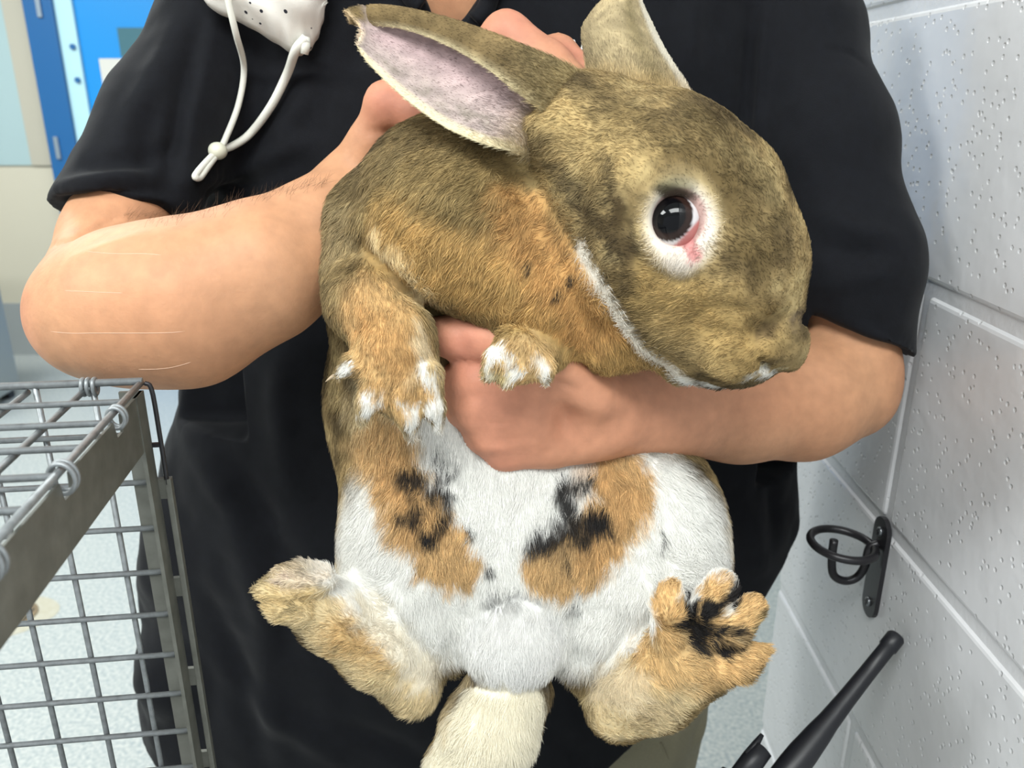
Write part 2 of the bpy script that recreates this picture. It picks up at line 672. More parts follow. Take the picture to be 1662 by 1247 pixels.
for py in (8, 240):
    c = P(58 + 40 * py / 300 + 3, py, FAR_Y - 0.075)
    box('hinge', c, (0.010, 0.006, 0.05), M_HINGE, door, bevel=0.002)
# taped notice on the door
a, b = P(160, 95, FAR_Y - 0.04), P(250, 160, FAR_Y - 0.04)
nx0, nx1, nz0, nz1 = a[0], a[0] + 0.29, b[2], a[2]
notice = empty('paper_notice', ((nx0 + nx1) / 2, FAR_Y - 0.034, nz0), 'white paper notice with faint red heading taped to blue door', 'notice')
box('sheet', ((nx0 + nx1) / 2, FAR_Y - 0.037, (nz0 + nz1) / 2), ((nx1 - nx0) / 2, 0.0025, (nz1 - nz0) / 2), M_PAPER, notice)
box('heading', (nx0 + 0.13, FAR_Y - 0.040, nz1 - 0.035), (0.05, 0.001, 0.010), M_RED, notice)
for k in range(4):
    box('text_line', (nx0 + 0.12, FAR_Y - 0.040, nz1 - 0.07 - 0.027 * k), (0.08, 0.001, 0.004), M_GREYPRINT, notice)

# second blue door far behind the block wall
dx = P(1330, 50, FAR_Y)[0]
door2 = empty('door_2', (dx + 0.4, FAR_Y, 0), kind='structure')
box('door_leaf', (dx + 0.45, FAR_Y - 0.01, 1.06), (0.50, 0.022, 1.06), mat('sky_blue_door_paint', srgb(86, 182, 226), 0.4), door2)
box('door_frame', (dx + 0.45, FAR_Y - 0.02, 2.16), (0.58, 0.03, 0.05), M_BLUE, door2)

# painted concrete-block wall close on the right
COURSE, BLK, JOINT = 0.2045, 0.4064, 0.010
wall_r = box('wall_right', (WALL_X + 0.1005, (CORNER_Y - 1.2) / 2, 1.33), (0.098, (CORNER_Y + 1.2) / 2 - 0.003, 1.33), M_MORTAR)
tag(wall_r, kind='structure')
z_joint = 1.131                                # the joint right of the sleeve
k0 = -5
bm0 = None
block_mesh = {}


def block(y0, y1, z0, z1):
    key = (round(y1 - y0, 3), round(z1 - z0, 3))
    if key not in block_mesh:
        bm = bmesh.new()
        add_box(bm, (0, 0, 0), (0.105, key[0] / 2, key[1] / 2))
        bmesh.ops.bevel(bm, geom=list(bm.edges), offset=0.0045, segments=3, affect='EDGES', profile=0.5)
        me = bpy.data.meshes.new('block')
        bm.to_mesh(me); bm.free()
        for p in me.polygons: p.use_smooth = False
        me.materials.append(M_BLOCK)
        block_mesh[key] = me
    o = bpy.data.objects.new('block', block_mesh[key])
    COL.objects.link(o)
    o.parent = wall_r
    o.location = (WALL_X + 0.105, (y0 + y1) / 2, (z0 + z1) / 2)
    o.rotation_euler.x = math.pi if random.random() < 0.5 else 0


z = z_joint - 6 * COURSE
c = 0
while z < 2.6:
    z0, z1 = max(z, 0.0), min(z + COURSE, 2.66)
    if z1 - z0 > 0.05:
        rel = c % 2                              # alternate courses break on y = 0.612 and y = 0.79
        y1 = CORNER_Y
        cuts = [0.612 - BLK * i for i in range(5)] if rel == 1 else [0.33 - BLK * i for i in range(5)]
        for yc in cuts:
            block(yc + JOINT / 2, y1, z0 + JOINT / 2, z1 - JOINT / 2)
            y1 = yc - JOINT / 2
    z += COURSE
    c += 1

# lamps on the ceiling
for (loc, size, watts), lo in zip(LAMPS, lamp_objects):
    e = empty('ceiling_light', (loc[0], loc[1], loc[2] + 0.09), None, 'light', 'ceiling light panels')
    e['label'] = {40.0: 'ceiling light panel overhead in front of the person and rabbit'}.get(watts) or ('ceiling light panel in front of the blue door with the notice' if loc[0] == -0.60 else 'ceiling light panel above the low grey cabinet' if loc[1] > 1 else 'added ceiling light panel on the left that brightens the block wall')
    box('housing', (loc[0], loc[1], loc[2] + 0.02), (size[0] / 2 + 0.03, size[1] / 2 + 0.03, 0.068), M_LAMP, e, bevel=0.004)
    lo.parent = e
    lo.location = (0, 0, -0.09 - 0.055)

# ================================================================== THE RABBIT
EYE = (1094, 358, 0.3945)


def build_rabbit_field():
    lo = np.minimum(P(400, 60, 0.34), P(400, 1330, 0.34)); hi = np.maximum(P(1330, 60, 0.60), P(1330, 1330, 0.60))
    lo = np.array([-0.165, 0.335, 0.80]); hi = np.array([0.175, 0.60, 1.40])
    F = Field(lo, hi, 0.0017)
    # trunk
    F.ell(862, 840, 0.505, 292, 228, 160, 0, 0.02)
    F.ell(735, 660, 0.515, 185, 215, 130, 0, 0.03)
    F.ell(660, 650, 0.53, 125, 170, 110, -6, 0.02)
    F.ell(700, 400, 0.525, 170, 220, 110, 20, 0.03)
    # thighs
    F.ell(655, 905, 0.475, 95, 165, 110, 12, 0.03)
    F.ell(1085, 895, 0.475, 88, 150, 110, -8, 0.03)
    F.chain([(655, 960, 0.465, 70), (676, 1058, 0.45, 30), (672, 1108, 0.445, 32)], 0.018)
    F.chain([(1040, 960, 0.465, 84), (1004, 1060, 0.455, 46), (1012, 1120, 0.445, 44)], 0.016)
    F.chain([(705, 1000, 0.455, 48), (734, 1050, 0.458, 24), (738, 1072, 0.458, 12)], 0.015)
    F.chain([(958, 1010, 0.455, 56), (944, 1070, 0.452, 30), (946, 1100, 0.45, 14)], 0.015)
    # mound below the belly and tail
    F.ell(832, 1035, 0.445, 82, 82, 70, 0, 0.012)
    F.chain([(826, 1110, 0.445, 66), (797, 1180, 0.435, 72), (766, 1250, 0.428, 68), (745, 1310, 0.425, 50)], 0.006)
    # dewlap and chest roll
    F.chain([(625, 375, 0.495, 100), (742, 352, 0.478, 150), (890, 462, 0.465, 112), (985, 540, 0.456, 62)], 0.006)
    F.chain([(700, 300, 0.50, 95), (880, 240, 0.49, 95), (970, 250, 0.475, 90)], 0.02)
    F.chain([(1000, 545, 0.452, 52), (1070, 560, 0.448, 40)], 0.01)
    # near shoulder and fore leg
    F.chain([(575, 425, 0.485, 58), (598, 490, 0.455, 62), (640, 545, 0.44, 58), (645, 600, 0.435, 56)], 0.009)
    F.chain([(640, 590, 0.435, 60), (650, 622, 0.432, 54)], 0.012)
    for t in ([(606, 575, 0.428, 30), (575, 592, 0.425, 20), (556, 604, 0.424, 12)],
              [(615, 606, 0.425, 32), (598, 652, 0.421, 19), (588, 680, 0.421, 10)],
              [(655, 620, 0.424, 34), (662, 672, 0.42, 21), (666, 702, 0.42, 11)],
              [(688, 608, 0.425, 30), (703, 660, 0.422, 18), (711, 690, 0.422, 10)]):
        F.chain(t, 0.0035)
    # far fore paw under the dewlap
    F.chain([(905, 560, 0.455, 40), (850, 580, 0.427, 42)], 0.005)
    for t in ([(838, 560, 0.42, 30), (812, 585, 0.416, 25), (797, 604, 0.416, 16)],
              [(842, 590, 0.418, 30), (826, 612, 0.415, 18)],
              [(866, 588, 0.42, 28), (882, 598, 0.417, 18), (884, 612, 0.417, 13)]):
        F.chain(t, 0.003)
    # head
    k = 0.014
    F.chain([(1000, 224, 0.452, 92), (1080, 300, 0.437, 130), (1168, 318, 0.437, 92)], k)
    F.chain([(1080, 300, 0.437, 130), (1178, 430, 0.425, 112), (1232, 530, 0.421, 72)], k)
    F.chain([(1165, 326, 0.44, 98), (1190, 420, 0.43, 108)], k)
    F.chain([(1232, 530, 0.421, 72), (1262, 560, 0.42, 42)], 0.01)
    F.chain([(1140, 545, 0.427, 70), (1195, 565, 0.421, 66)], 0.01)
    F.chain([(952, 255, 0.458, 92), (965, 330, 0.452, 84), (1045, 420, 0.436, 106), (1075, 490, 0.432, 84)], k)
    F.chain([(1015, 470, 0.44, 55), (1060, 540, 0.438, 45), (1110, 585, 0.436, 36), (1165, 604, 0.433, 28)], 0.005)
    F.ell(1195, 565, 0.408, 60, 46, 42, -10, 0.006)          # near whisker pad
    F.ell(1266, 560, 0.421, 40, 52, 34, 0, 0.006)            # nose
    F.chain([(935, 195, 0.450, 70), (876, 214, 0.440, 30)], 0.016)     # ear root
    # creases and openings
    F.chain([(1228, 552, 0.392, 8), (1240, 535, 0.392, 9), (1262, 522, 0.394, 8)], 0.006, sub=True)
    F.chain([(1230, 604, 0.394, 5), (1246, 597, 0.393, 8), (1260, 606, 0.396, 6)], 0.003, sub=True)
    F.chain([(1272, 618, 0.405, 9), (1268, 612, 0.43, 9)], 0.008, sub=True)
    F.chain([(1300, 520, 0.41, 5), (1312, 522, 0.43, 6)], 0.006, sub=True)
    # eyelids and socket
    ex, ey, eY = EYE
    F.ell(ex + 2, ey + 5, 0.400, 70, 80, 40, -12, 0.008)
    F.ell(ex + 4, ey, 0.388, 42, 46, 46, -14, 0.005, sub=True)
    F.chain([(1118, 395, 0.386, 16), (1126, 412, 0.386, 8)], 0.004, sub=True)
    # near hind foot (image left)
    F.chain([(668, 1114, 0.44, 42), (606, 1060, 0.428, 48), (535, 1002, 0.418, 48), (488, 970, 0.413, 38)], 0.01)
    F.chain([(600, 1030, 0.44, 40), (520, 970, 0.43, 36)], 0.012)
    for t in ([(498, 948, 0.408, 26), (462, 940, 0.404, 20), (440, 945, 0.403, 12)],
              [(480, 968, 0.404, 26), (440, 962, 0.400, 18), (424, 958, 0.399, 11)],
              [(492, 990, 0.403, 26), (456, 990, 0.398, 19), (440, 986, 0.398, 12)],
              [(520, 940, 0.412, 24), (486, 930, 0.408, 18), (466, 930, 0.408, 11)]):
        F.chain(t, 0.0035)
    # far hind foot, sole to the camera
    F.chain([(1008, 1146, 0.435, 56), (1062, 1108, 0.425, 70), (1112, 1060, 0.418, 68)], 0.01)
    F.ell(1128, 1080, 0.42, 66, 46, 30, 15, 0.012)
    for t in ([(1088, 1030, 0.408, 28), (1085, 985, 0.402, 28), (1086, 962, 0.402, 22)],
              [(1128, 1030, 0.412, 22), (1148, 985, 0.404, 28), (1170, 954, 0.403, 27)],
              [(1150, 1050, 0.410, 24), (1188, 1014, 0.402, 31), (1220, 988, 0.400, 22)],
              [(1160, 1080, 0.408, 34), (1202, 1072, 0.400, 31), (1238, 1056, 0.399, 12)]):
        F.chain(t, 0.0035)
    return F


def ear_shell(rows, thick, n_u=44, n_v=30):
    """rows: stations from base to tip, each a list of points across; returns a closed thin shell"""
    rows = np.asarray(rows, float)
    across = np.array([spline(r, n_v) for r in rows])
    grid = np.array([spline(across[:, j], n_u) for j in range(n_v)]).transpose(1, 0, 2)
    du = np.gradient(grid, axis=0); dv = np.gradient(grid, axis=1)
    nn = np.cross(du, dv)
    nn /= np.linalg.norm(nn, axis=2)[..., None] + 1e-12
    u = np.linspace(0, 1, n_u)[:, None]; v = np.linspace(0, 1, n_v)[None, :]
    rim = np.minimum(1, np.minimum(np.minimum(v, 1 - v) * 14, (1 - u) * 22))
    th = thick * (0.25 + 0.75 * np.sqrt(np.clip(rim, 0, 1)))
    A = grid + nn * th[..., None] / 2
    B = grid - nn * th[..., None] / 2
    V = np.concatenate([A.reshape(-1, 3), B.reshape(-1, 3)])
    m = n_u * n_v
    F = []
    idx = np.arange(m).reshape(n_u, n_v)
    q = np.stack([idx[:-1, :-1], idx[1:, :-1], idx[1:, 1:], idx[:-1, 1:]], -1).reshape(-1, 4)
    F.append(q)
    F.append(q[:, ::-1] + m)
    ring = np.concatenate([idx[0, :], idx[1:, -1], idx[-1, -2::-1], idx[-2:0:-1, 0]])
    nx = np.roll(ring, -1)
    F.append(np.stack([ring, nx, nx + m, ring + m], -1))
    side = np.concatenate([np.zeros(m), np.ones(m)])        # 0 = +normal side
    uv = np.stack([np.tile(np.repeat(np.linspace(0, 1, n_u), n_v), 2), np.tile(np.tile(np.linspace(0, 1, n_v), n_u), 2)], 1)
    return V, np.concatenate(F), side, uv


def px(*a):
    return P(*a)


# near ear: lower rim, hollow, ridge, rolled-over rim
def _cup(rows):
    out = []
    for i_, r_ in enumerate(rows):
        w_ = 0 if i_ == 0 else 1
        out.append([p_ + np.array([0, d_ * w_, 0]) for p_, d_ in zip(r_, (0.0, -0.007, -0.010, -0.006, 0.004))])
    return out


ear1_rows = [
    [px(872, 262, 0.446), px(905, 228, 0.458), px(945, 190, 0.462), px(985, 162, 0.458), px(950, 225, 0.446)],
    [px(830, 246, 0.424), px(862, 205, 0.446), px(900, 150, 0.454), px(928, 116, 0.450), px(900, 196, 0.434)],
    [px(780, 232, 0.424), px(812, 185, 0.448), px(840, 122, 0.460), px(858, 82, 0.448), px(840, 150, 0.425)],
    [px(722, 206, 0.428), px(750, 160, 0.454), px(775, 98, 0.466), px(790, 54, 0.456), px(785, 108, 0.434)],
    [px(664, 165, 0.437), px(690, 125, 0.462), px(710, 72, 0.474), px(718, 31, 0.464), px(722, 72, 0.444)],
    [px(617, 122, 0.446), px(637, 92, 0.466), px(648, 56, 0.478), px(650, 16, 0.470), px(658, 48, 0.454)],
    [px(590, 92, 0.450), px(604, 76, 0.464), px(606, 52, 0.476), px(600, 13, 0.474), px(606, 41, 0.462)],
    [px(579, 72, 0.454), px(586, 64, 0.460), px(590, 48, 0.470), px(564, 20, 0.474), px(566, 38, 0.466)],
]
ear1_rows = _cup(ear1_rows)
# far ear: seen from behind, a shallow convex sheet running out of the frame
ear2_rows = [
    [px(955, 150, 0.462), px(985, 150, 0.445), px(1040, 160, 0.440), px(1095, 175, 0.448), px(1135, 180, 0.470)],
    [px(952, 100, 0.478), px(978, 105, 0.460), px(1030, 115, 0.452), px(1078, 125, 0.462), px(1108, 132, 0.486)],
    [px(944, 50, 0.492), px(970, 52, 0.474), px(1010, 58, 0.468), px(1048, 68, 0.478), px(1078, 78, 0.500)],
    [px(962, 18, 0.502), px(980, 14, 0.488), px(1006, 14, 0.482), px(1030, 18, 0.490), px(1052, 26, 0.510)],
    [px(985, -8, 0.510), px(996, -14, 0.500), px(1012, -16, 0.495), px(1026, -14, 0.500), px(1036, -8, 0.514)],
    [px(994, -60, 0.520), px(1000, -62, 0.514), px(1008, -62, 0.511), px(1014, -60, 0.514), px(1020, -58, 0.522)],
]

RB = build_rabbit_field()
rv, rf = RB.mesh(smooth=2)
rv = emboss(rv, rf, [
    ([(1216, 566), (1236, 542), (1262, 522), (1296, 514)], 15, -2.6),        # nose wing crease
    ([(1200, 612), (1228, 608), (1250, 598)], 8, -3.5), ([(1236, 586), (1250, 600), (1268, 606)], 7, -6.0), ([(1150, 600), (1190, 612), (1215, 606)], 16, 2.0), ([(1250, 575), (1275, 582), (1295, 570)], 12, 1.8),   # mouth and nostril
    ([(1120, 622), (1180, 628), (1230, 616)], 6, -1.5),
    ([(1130, 520), (1160, 500), (1210, 505)], 16, -1.6), ([(1150, 560), (1190, 545), (1220, 560)], 22, 2.0),
    ([(1045, 330), (1060, 290), (1100, 270), (1140, 290), (1160, 340)], 12, 2.2),       # brow
    ([(1020, 280), (1060, 245), (1120, 245), (1170, 290)], 14, -1.5),
    ([(1010, 300), (1020, 380), (1050, 460)], 20, -2.4), ([(960, 300), (985, 400), (1020, 480)], 24, 2.0),
    ([(1040, 440), (1090, 470), (1140, 480)], 20, 1.6), ([(1200, 260), (1245, 330), (1262, 420)], 16, -1.4), ([(1170, 330), (1200, 420), (1215, 500)], 24, 1.4),
    ([(850, 258), (885, 320), (925, 395), (960, 450), (1000, 530), (1040, 585)], 15, -2.2),   # jaw against dewlap
    ([(600, 405), (640, 450), (690, 500)], 10, -4.0), ([(610, 385), (660, 430), (710, 480)], 18, 2.5),
    ([(545, 410), (560, 340), (600, 300)], 12, -2.0), ([(530, 370), (545, 320)], 12, 2.0), ([(660, 260), (760, 300), (850, 330)], 26, 2.0), ([(640, 330), (740, 370), (860, 430)], 22, -1.8),
    ([(720, 520), (830, 545), (910, 590)], 16, 1.5),
    ([(640, 690), (650, 760), (700, 850)], 20, 2.0), ([(690, 700), (740, 790), (780, 900)], 22, -2.5), ([(950, 770), (900, 850), (850, 930)], 22, -2.0),
    ([(700, 950), (720, 1010), (735, 1070)], 12, -3.5), ([(940, 960), (930, 1030), (940, 1090)], 12, -3.5), ([(1000, 960), (985, 1030), (965, 1090)], 14, 2.2),
    ([(790, 990), (830, 965), (880, 985), (905, 1040)], 10, -4.0), ([(775, 1050), (790, 990)], 10, -3.5),
    ([(740, 1105), (800, 1120), (860, 1118), (900, 1100)], 8, -3.0),
    ([(1060, 990), (1030, 1050), (990, 1095)], 10, -4.0), ([(1060, 880), (1080, 930), (1075, 980)], 14, -2.5),
    ([(610, 960), (660, 1020), (700, 1070)], 9, -3.5), ([(560, 975), (620, 1030), (680, 1080)], 12, 2.0),
    ([(425, 975), (470, 980), (510, 972)], 5, -2.6), ([(432, 952), (480, 952), (520, 958)], 5, -2.4), ([(450, 935), (490, 938), (530, 948)], 5, -2.2),
    ([(600, 1080), (640, 1100), (690, 1110)], 12, -1.5),
    ([(1075, 1022), (1110, 1028), (1140, 1050)], 7, -2.5), ([(1150, 1060), (1180, 1050)], 7, -2.5), ([(1030, 1150), (1090, 1140), (1150, 1100)], 16, -1.5),
    ([(612, 600), (622, 640)], 6, -2.5), ([(640, 610), (632, 660)], 6, -2.5), ([(678, 605), (684, 660)], 6, -2.5), ([(590, 560), (620, 575), (680, 570)], 14, 1.5),
    ([(815, 575), (830, 600)], 5, -2), ([(855, 590), (866, 620)], 5, -2),
])
e1v, e1f, e1s, e1uv = ear_shell(ear1_rows, 0.0027)
e2v, e2f, e2s, e2uv = ear_shell(ear2_rows, 0.0032)
n0, n1 = len(rv), len(rv) + len(e1v)
V = np.vstack([rv, e1v, e2v])
FQ = np.vstack([rf, e1f + n0, e2f + n1])
N = normals_of(V, FQ)
region = np.zeros(len(V), int)
region[n0:n1] = 1
region[n1:] = 2

# ---- coat colours, patch by patch on the animal, with some painted shade
AGOUTI = srgb3(147, 125, 82); AGDARK = srgb3(84, 70, 46); AGLIGHT = srgb3(192, 170, 118)
TAN = srgb3(208, 170, 114); ORANGE = srgb3(196, 146, 82); WHITE = srgb3(238, 237, 232); CREAM = srgb3(242, 235, 214)
BLACK = srgb3(34, 32, 32); PINK = srgb3(206, 150, 146); BUFF = srgb3(216, 196, 154); GREYF = srgb3(150, 144, 128)


tree_rab = BVHTree.FromPolygons(V.tolist(), FQ.tolist())


def on_rabbit(x, y, Y):
    """the spot of the coat at this place of the animal"""
    d = Vector(ray(x, y)).normalized()
    h = tree_rab.ray_cast(Vector(CAM), d)
    if h[0] is not None and abs(h[0].y - Y) < 0.07:
        return np.array(h[0])
    return P(x, y, Y)


def coat(V, N, region):
    n = len(V)
    warp = np.stack([vnoise(V, 130, 3) - 0.5, vnoise(V, 130, 4) - 0.5, vnoise(V, 130, 5) - 0.5], 1) * 0.011
    warp += np.stack([vnoise(V, 420, 6) - 0.5, vnoise(V, 420, 7) - 0.5, vnoise(V, 420, 8) - 0.5], 1) * 0.005
    Q = V + warp
    C = np.tile(AGOUTI, (n, 1))
    m1 = vnoise(V, 75, 1); m2 = vnoise(V, 240, 2)

    def lay(w, col):
        nonlocal C
        w = np.clip(w, 0, 1)[:, None]
        C = C * (1 - w) + np.asarray(col) * w

    def blob(x, y, Y, rx, ry, col, rot=0, soft=0.35, amt=1.0, ry3=None, q=None):
        c = on_rabbit(x, y, Y); s = SC(x, y, Y)
        a = math.radians(rot)
        e0 = math.cos(a) * AX_R - math.sin(a) * AX_U
        e1 = math.sin(a) * AX_R + math.cos(a) * AX_U
        d = (Q if q is None else q) - c
        r = np.sqrt((d @ e0 / (rx * s)) ** 2 + (d @ e1 / (ry * s)) ** 2 + (d @ AX_F / (ry3 or 0.06)) ** 2)
        lay(amt * (1 - smoothstep(1 - soft, 1 + soft, r)), col)

    def stroke(pts, rad, col, soft=0.5, amt=1.0, q=None):
        w = np.zeros(n)
        qq = Q if q is None else q
        fine = []
        for p, p2 in zip(pts[:-1], pts[1:]):
            m_ = max(1, int(math.hypot(p2[0] - p[0], p2[1] - p[1]) / 22))
            fine += [tuple(p[i] + (p2[i] - p[i]) * j / m_ for i in range(3)) for j in range(m_)]
        fine.append(tuple(pts[-1][:3]))
        for p, p2 in zip(fine[:-1], fine[1:]):
            a = on_rabbit(*p); b = on_rabbit(*p2)
            ab = b - a + 1e-9
            t = np.clip((qq - a) @ ab / (ab @ ab), 0, 1)
            r = rad * SC(*p[:3])
            d = np.linalg.norm(qq - a - t[:, None] * ab, axis=1) / r
            w = np.maximum(w, 1 - smoothstep(1 - soft, 1 + soft, d))
        lay(amt * w, col)

    body = region == 0
    # mottled agouti everywhere first
    lay(0.8 * smoothstep(0.52, 0.8, m1), AGDARK)
    lay(0.55 * smoothstep(0.55, 0.8, 1 - m1), AGLIGHT)
    # ---- trunk
    blob(862, 900, 0.46, 330, 215, WHITE, 0, 0.12, 1, 0.10)
    blob(800, 760, 0.45, 190, 110, WHITE, 0, 0.2, 1, 0.07)
    blob(700, 720, 0.45, 70, 50, WHITE, 30, 0.3, 1, 0.05)
    blob(620, 700, 0.47, 48, 110, BUFF, -14, 0.4, 0.9, 0.06)
    blob(610, 740, 0.45, 60, 40, TAN, 20, 0.4, 0.8, 0.06)
    # tan patch on the left flank and on the right flank
    stroke([(625, 720, 0.435), (650, 790, 0.425), (680, 850, 0.425), (730, 905, 0.43)], 52, TAN, 0.22)
    stroke([(640, 760, 0.43), (690, 850, 0.425)], 34, ORANGE, 0.5, 0.5)
    stroke([(1010, 770, 0.42), (1000, 830, 0.42), (950, 890, 0.42), (900, 925, 0.425)], 54, TAN, 0.22)
    stroke([(960, 760, 0.42), (1010, 800, 0.42), (960, 890, 0.42)], 34, ORANGE, 0.5, 0.45)
    # black tips showing in the patches
    for pts, r in (([(648, 762, 0.43), (690, 775, 0.425), (720, 800, 0.42)], 13),
                   ([(660, 830, 0.425), (690, 850, 0.42), (700, 870, 0.42)], 9),
                   ([(690, 790, 0.425), (672, 850, 0.42)], 7),
                   ([(720, 810, 0.42), (700, 880, 0.42)], 7),
                   ([(745, 855, 0.42), (775, 862, 0.42)], 7),
                   ([(925, 780, 0.42), (922, 830, 0.415), (965, 842, 0.415)], 17),
                   ([(880, 860, 0.42), (925, 860, 0.415), (985, 850, 0.415)], 16),
                   ([(870, 885, 0.42), (905, 880, 0.42)], 11),
                   ([(935, 780, 0.42), (960, 778, 0.42)], 9),
                   ([(925, 900, 0.42), (918, 925, 0.42)], 6),
                   ([(790, 915, 0.42), (800, 935, 0.42)], 5),
                   ([(790, 975, 0.42), (830, 960, 0.42), (880, 990, 0.42), (905, 1030, 0.43)], 7),
                   ([(800, 985, 0.42), (770, 1040, 0.43)], 6),
                   ([(930, 990, 0.425), (944, 972, 0.425)], 6),
                   ([(1068, 860, 0.42), (1075, 890, 0.42)], 3)):
        stroke(pts, r * 1.1 + 1, BLACK, 0.5, 0.97)
    lay(np.where(body, 0.9 * smoothstep(0.56, 0.70, vnoise(V, 420, 21)) * np.exp(-(((V - on_rabbit(720, 758, 0.43)) ** 2).sum(1) / 0.013 ** 2)), 0), BLACK)
    # mound and tail
    blob(835, 1045, 0.42, 84, 78, srgb3(234, 233, 230), 0, 0.2, 1, 0.06)
    stroke([(812, 1200, 0.43), (795, 1220, 0.42), (760, 1270, 0.41), (740, 1330, 0.41)], 92, CREAM, 0.08)
    stroke([(760, 1095, 0.43), (742, 1130, 0.43)], 14, BUFF, 0.5, 0.5)
    stroke([(775, 1060, 0.425), (900, 1060, 0.425)], 14, GREYF, 0.6, 0.0)
    # ---- hind feet
    
    stroke([(690, 1150, 0.42), (610, 1090, 0.41), (530, 1020, 0.40), (450, 975, 0.39)], 44, BUFF, 0.35)
    stroke([(620, 1060, 0.41), (560, 1030, 0.40)], 34, srgb3(208, 168, 102), 0.6, 0.7)
    stroke([(600, 1000, 0.42), (650, 1045, 0.42), (690, 1095, 0.42)], 30, srgb3(238, 230, 212), 0.5, 0.9)
    stroke([(530, 938, 0.41), (450, 940, 0.40)], 16, srgb3(226, 210, 188), 0.5, 0.8)
    stroke([(480, 985, 0.40), (440, 975, 0.39)], 24, srgb3(212, 186, 132), 0.5, 0.7)
    stroke([(470, 1002, 0.395), (486, 992, 0.395)], 5, srgb3(96, 88, 60), 0.6, 0.8)
    stroke([(455, 945, 0.395), (470, 938, 0.395)], 5, srgb3(150, 120, 110), 0.6, 0.6)
    stroke([(1000, 1160, 0.42), (1062, 1112, 0.41), (1125, 1062, 0.40)], 68, BUFF, 0.15)
    stroke([(1060, 1070, 0.41), (1110, 1070, 0.40), (1160, 1090, 0.40)], 48, srgb3(206, 168, 108), 0.5, 0.85)
    stroke([(985, 1120, 0.42), (1010, 1110, 0.42)], 42, srgb3(226, 210, 180), 0.5, 0.8)
    stroke([(1040, 1165, 0.42), (1070, 1150, 0.42)], 20, srgb3(150, 128, 90), 0.8, 0.5)
    for a, b in (((1088, 1030), (1085, 955)), ((1135, 1020), (1172, 950)), ((1160, 1040), (1230, 985)), ((1170, 1080), (1240, 1060))):
        stroke([(a[0], a[1], 0.395), (b[0], b[1], 0.39)], 27, srgb3(212, 174, 116), 0.2)
    for a, b in (((1112, 1015), (1114, 975)), ((1126, 1030), (1150, 1000)), ((1150, 1035), (1190, 1030)), ((1128, 1022), (1136, 1042)),
                 ((1165, 1058), (1200, 1048)), ((1150, 1000), (1195, 965)), ((1108, 1020), (1120, 965))):
        stroke([(a[0], a[1], 0.408), (b[0], b[1], 0.408)], 15, BLACK, 0.3, 1.0)  # shade in the gaps between the toes, painted black
    stroke([(1155, 938, 0.40), (1190, 945, 0.40)], 8, srgb3(214, 200, 186), 0.5, 0.9)
    stroke([(1060, 1018, 0.40), (1110, 1022, 0.40)], 4, srgb3(90, 76, 44), 0.6, 0.6)
    # ---- dewlap and shoulder
    stroke([(640, 330, 0.44), (760, 300, 0.43), (860, 330, 0.42)], 70, srgb3(156, 132, 82), 0.6, 0.8)
    stroke([(640, 400, 0.43), (740, 440, 0.42), (860, 480, 0.41), (960, 520, 0.41), (990, 590, 0.41)], 72, srgb3(200, 160, 92), 0.5, 0.9)
    stroke([(840, 350, 0.41), (900, 430, 0.40), (960, 530, 0.40)], 52, ORANGE, 0.5, 0.75)
    stroke([(610, 385, 0.44), (650, 430, 0.43), (690, 480, 0.43)], 20, srgb3(232, 212, 168), 0.7, 0.85)
    stroke([(700, 500, 0.43), (820, 530, 0.42), (920, 585, 0.42)], 20, srgb3(172, 144, 88), 0.7, 0.7)
    stroke([(545, 330, 0.47), (585, 300, 0.46), (680, 215, 0.47), (740, 225, 0.46)], 40, srgb3(134, 114, 74), 0.7, 0.7)
    stroke([(540, 400, 0.46), (560, 350, 0.46)], 30, srgb3(170, 150, 108), 0.7, 0.7)
    stroke([(560, 470, 0.45), (610, 462, 0.44)], 18, srgb3(112, 96, 66), 0.7, 0.7)
    for x, y in ((927, 453), (907, 475), (858, 430)):
        blob(x, y, 0.40, 7, 9, BLACK, 0, 0.4, 1.0, 0.03, q=V)
    # fore leg and paws
    stroke([(600, 500, 0.43), (640, 545, 0.42), (640, 620, 0.42)], 62, srgb3(212, 172, 112), 0.35, 0.9)
    stroke([(590, 520, 0.43), (650, 580, 0.42)], 30, srgb3(190, 142, 80), 0.7, 0.6)
    stroke([(680, 530, 0.42), (690, 600, 0.415)], 18, srgb3(220, 206, 176), 0.7, 0.7)
    for pts in ([(572, 592), (554, 606)], [(604, 640), (590, 672)], [(660, 660), (666, 696)], [(698, 640), (710, 686)], [(690, 590), (698, 610)]):
        stroke([(x, y, 0.415) for x, y in pts], 14, WHITE, 0.4, 0.95)
    for pts in ([(632, 650), (640, 668)], [(683, 640), (688, 672)], [(590, 610), (575, 618)]):
        stroke([(x, y, 0.42) for x, y in pts], 6, srgb3(96, 86, 56), 0.7, 0.85)
    blob(850, 585, 0.43, 55, 45, srgb3(208, 174, 118), 0, 0.3, 1, 0.03)
    for pts in ([(812, 560), (790, 605)], [(826, 590), (825, 618)], [(882, 590), (882, 616)]):
        stroke([(x, y, 0.41) for x, y in pts], 13, WHITE, 0.4, 0.95)
    stroke([(795, 612, 0.42), (840, 624, 0.42)], 10, srgb3(214, 196, 140), 0.6, 0.7)
    # ---- head
    stroke([(1000, 200, 0.42), (1090, 250, 0.40), (1180, 300, 0.40), (1230, 400, 0.40)], 40, srgb3(98, 81, 48), 0.7, 0.85)
    stroke([(1130, 190, 0.42), (1200, 250, 0.41), (1265, 340, 0.42)], 26, srgb3(94, 80, 50), 0.8, 0.7)
    stroke([(960, 270, 0.42), (1030, 400, 0.40), (1060, 500, 0.40)], 30, srgb3(112, 95, 60), 0.8, 0.7)
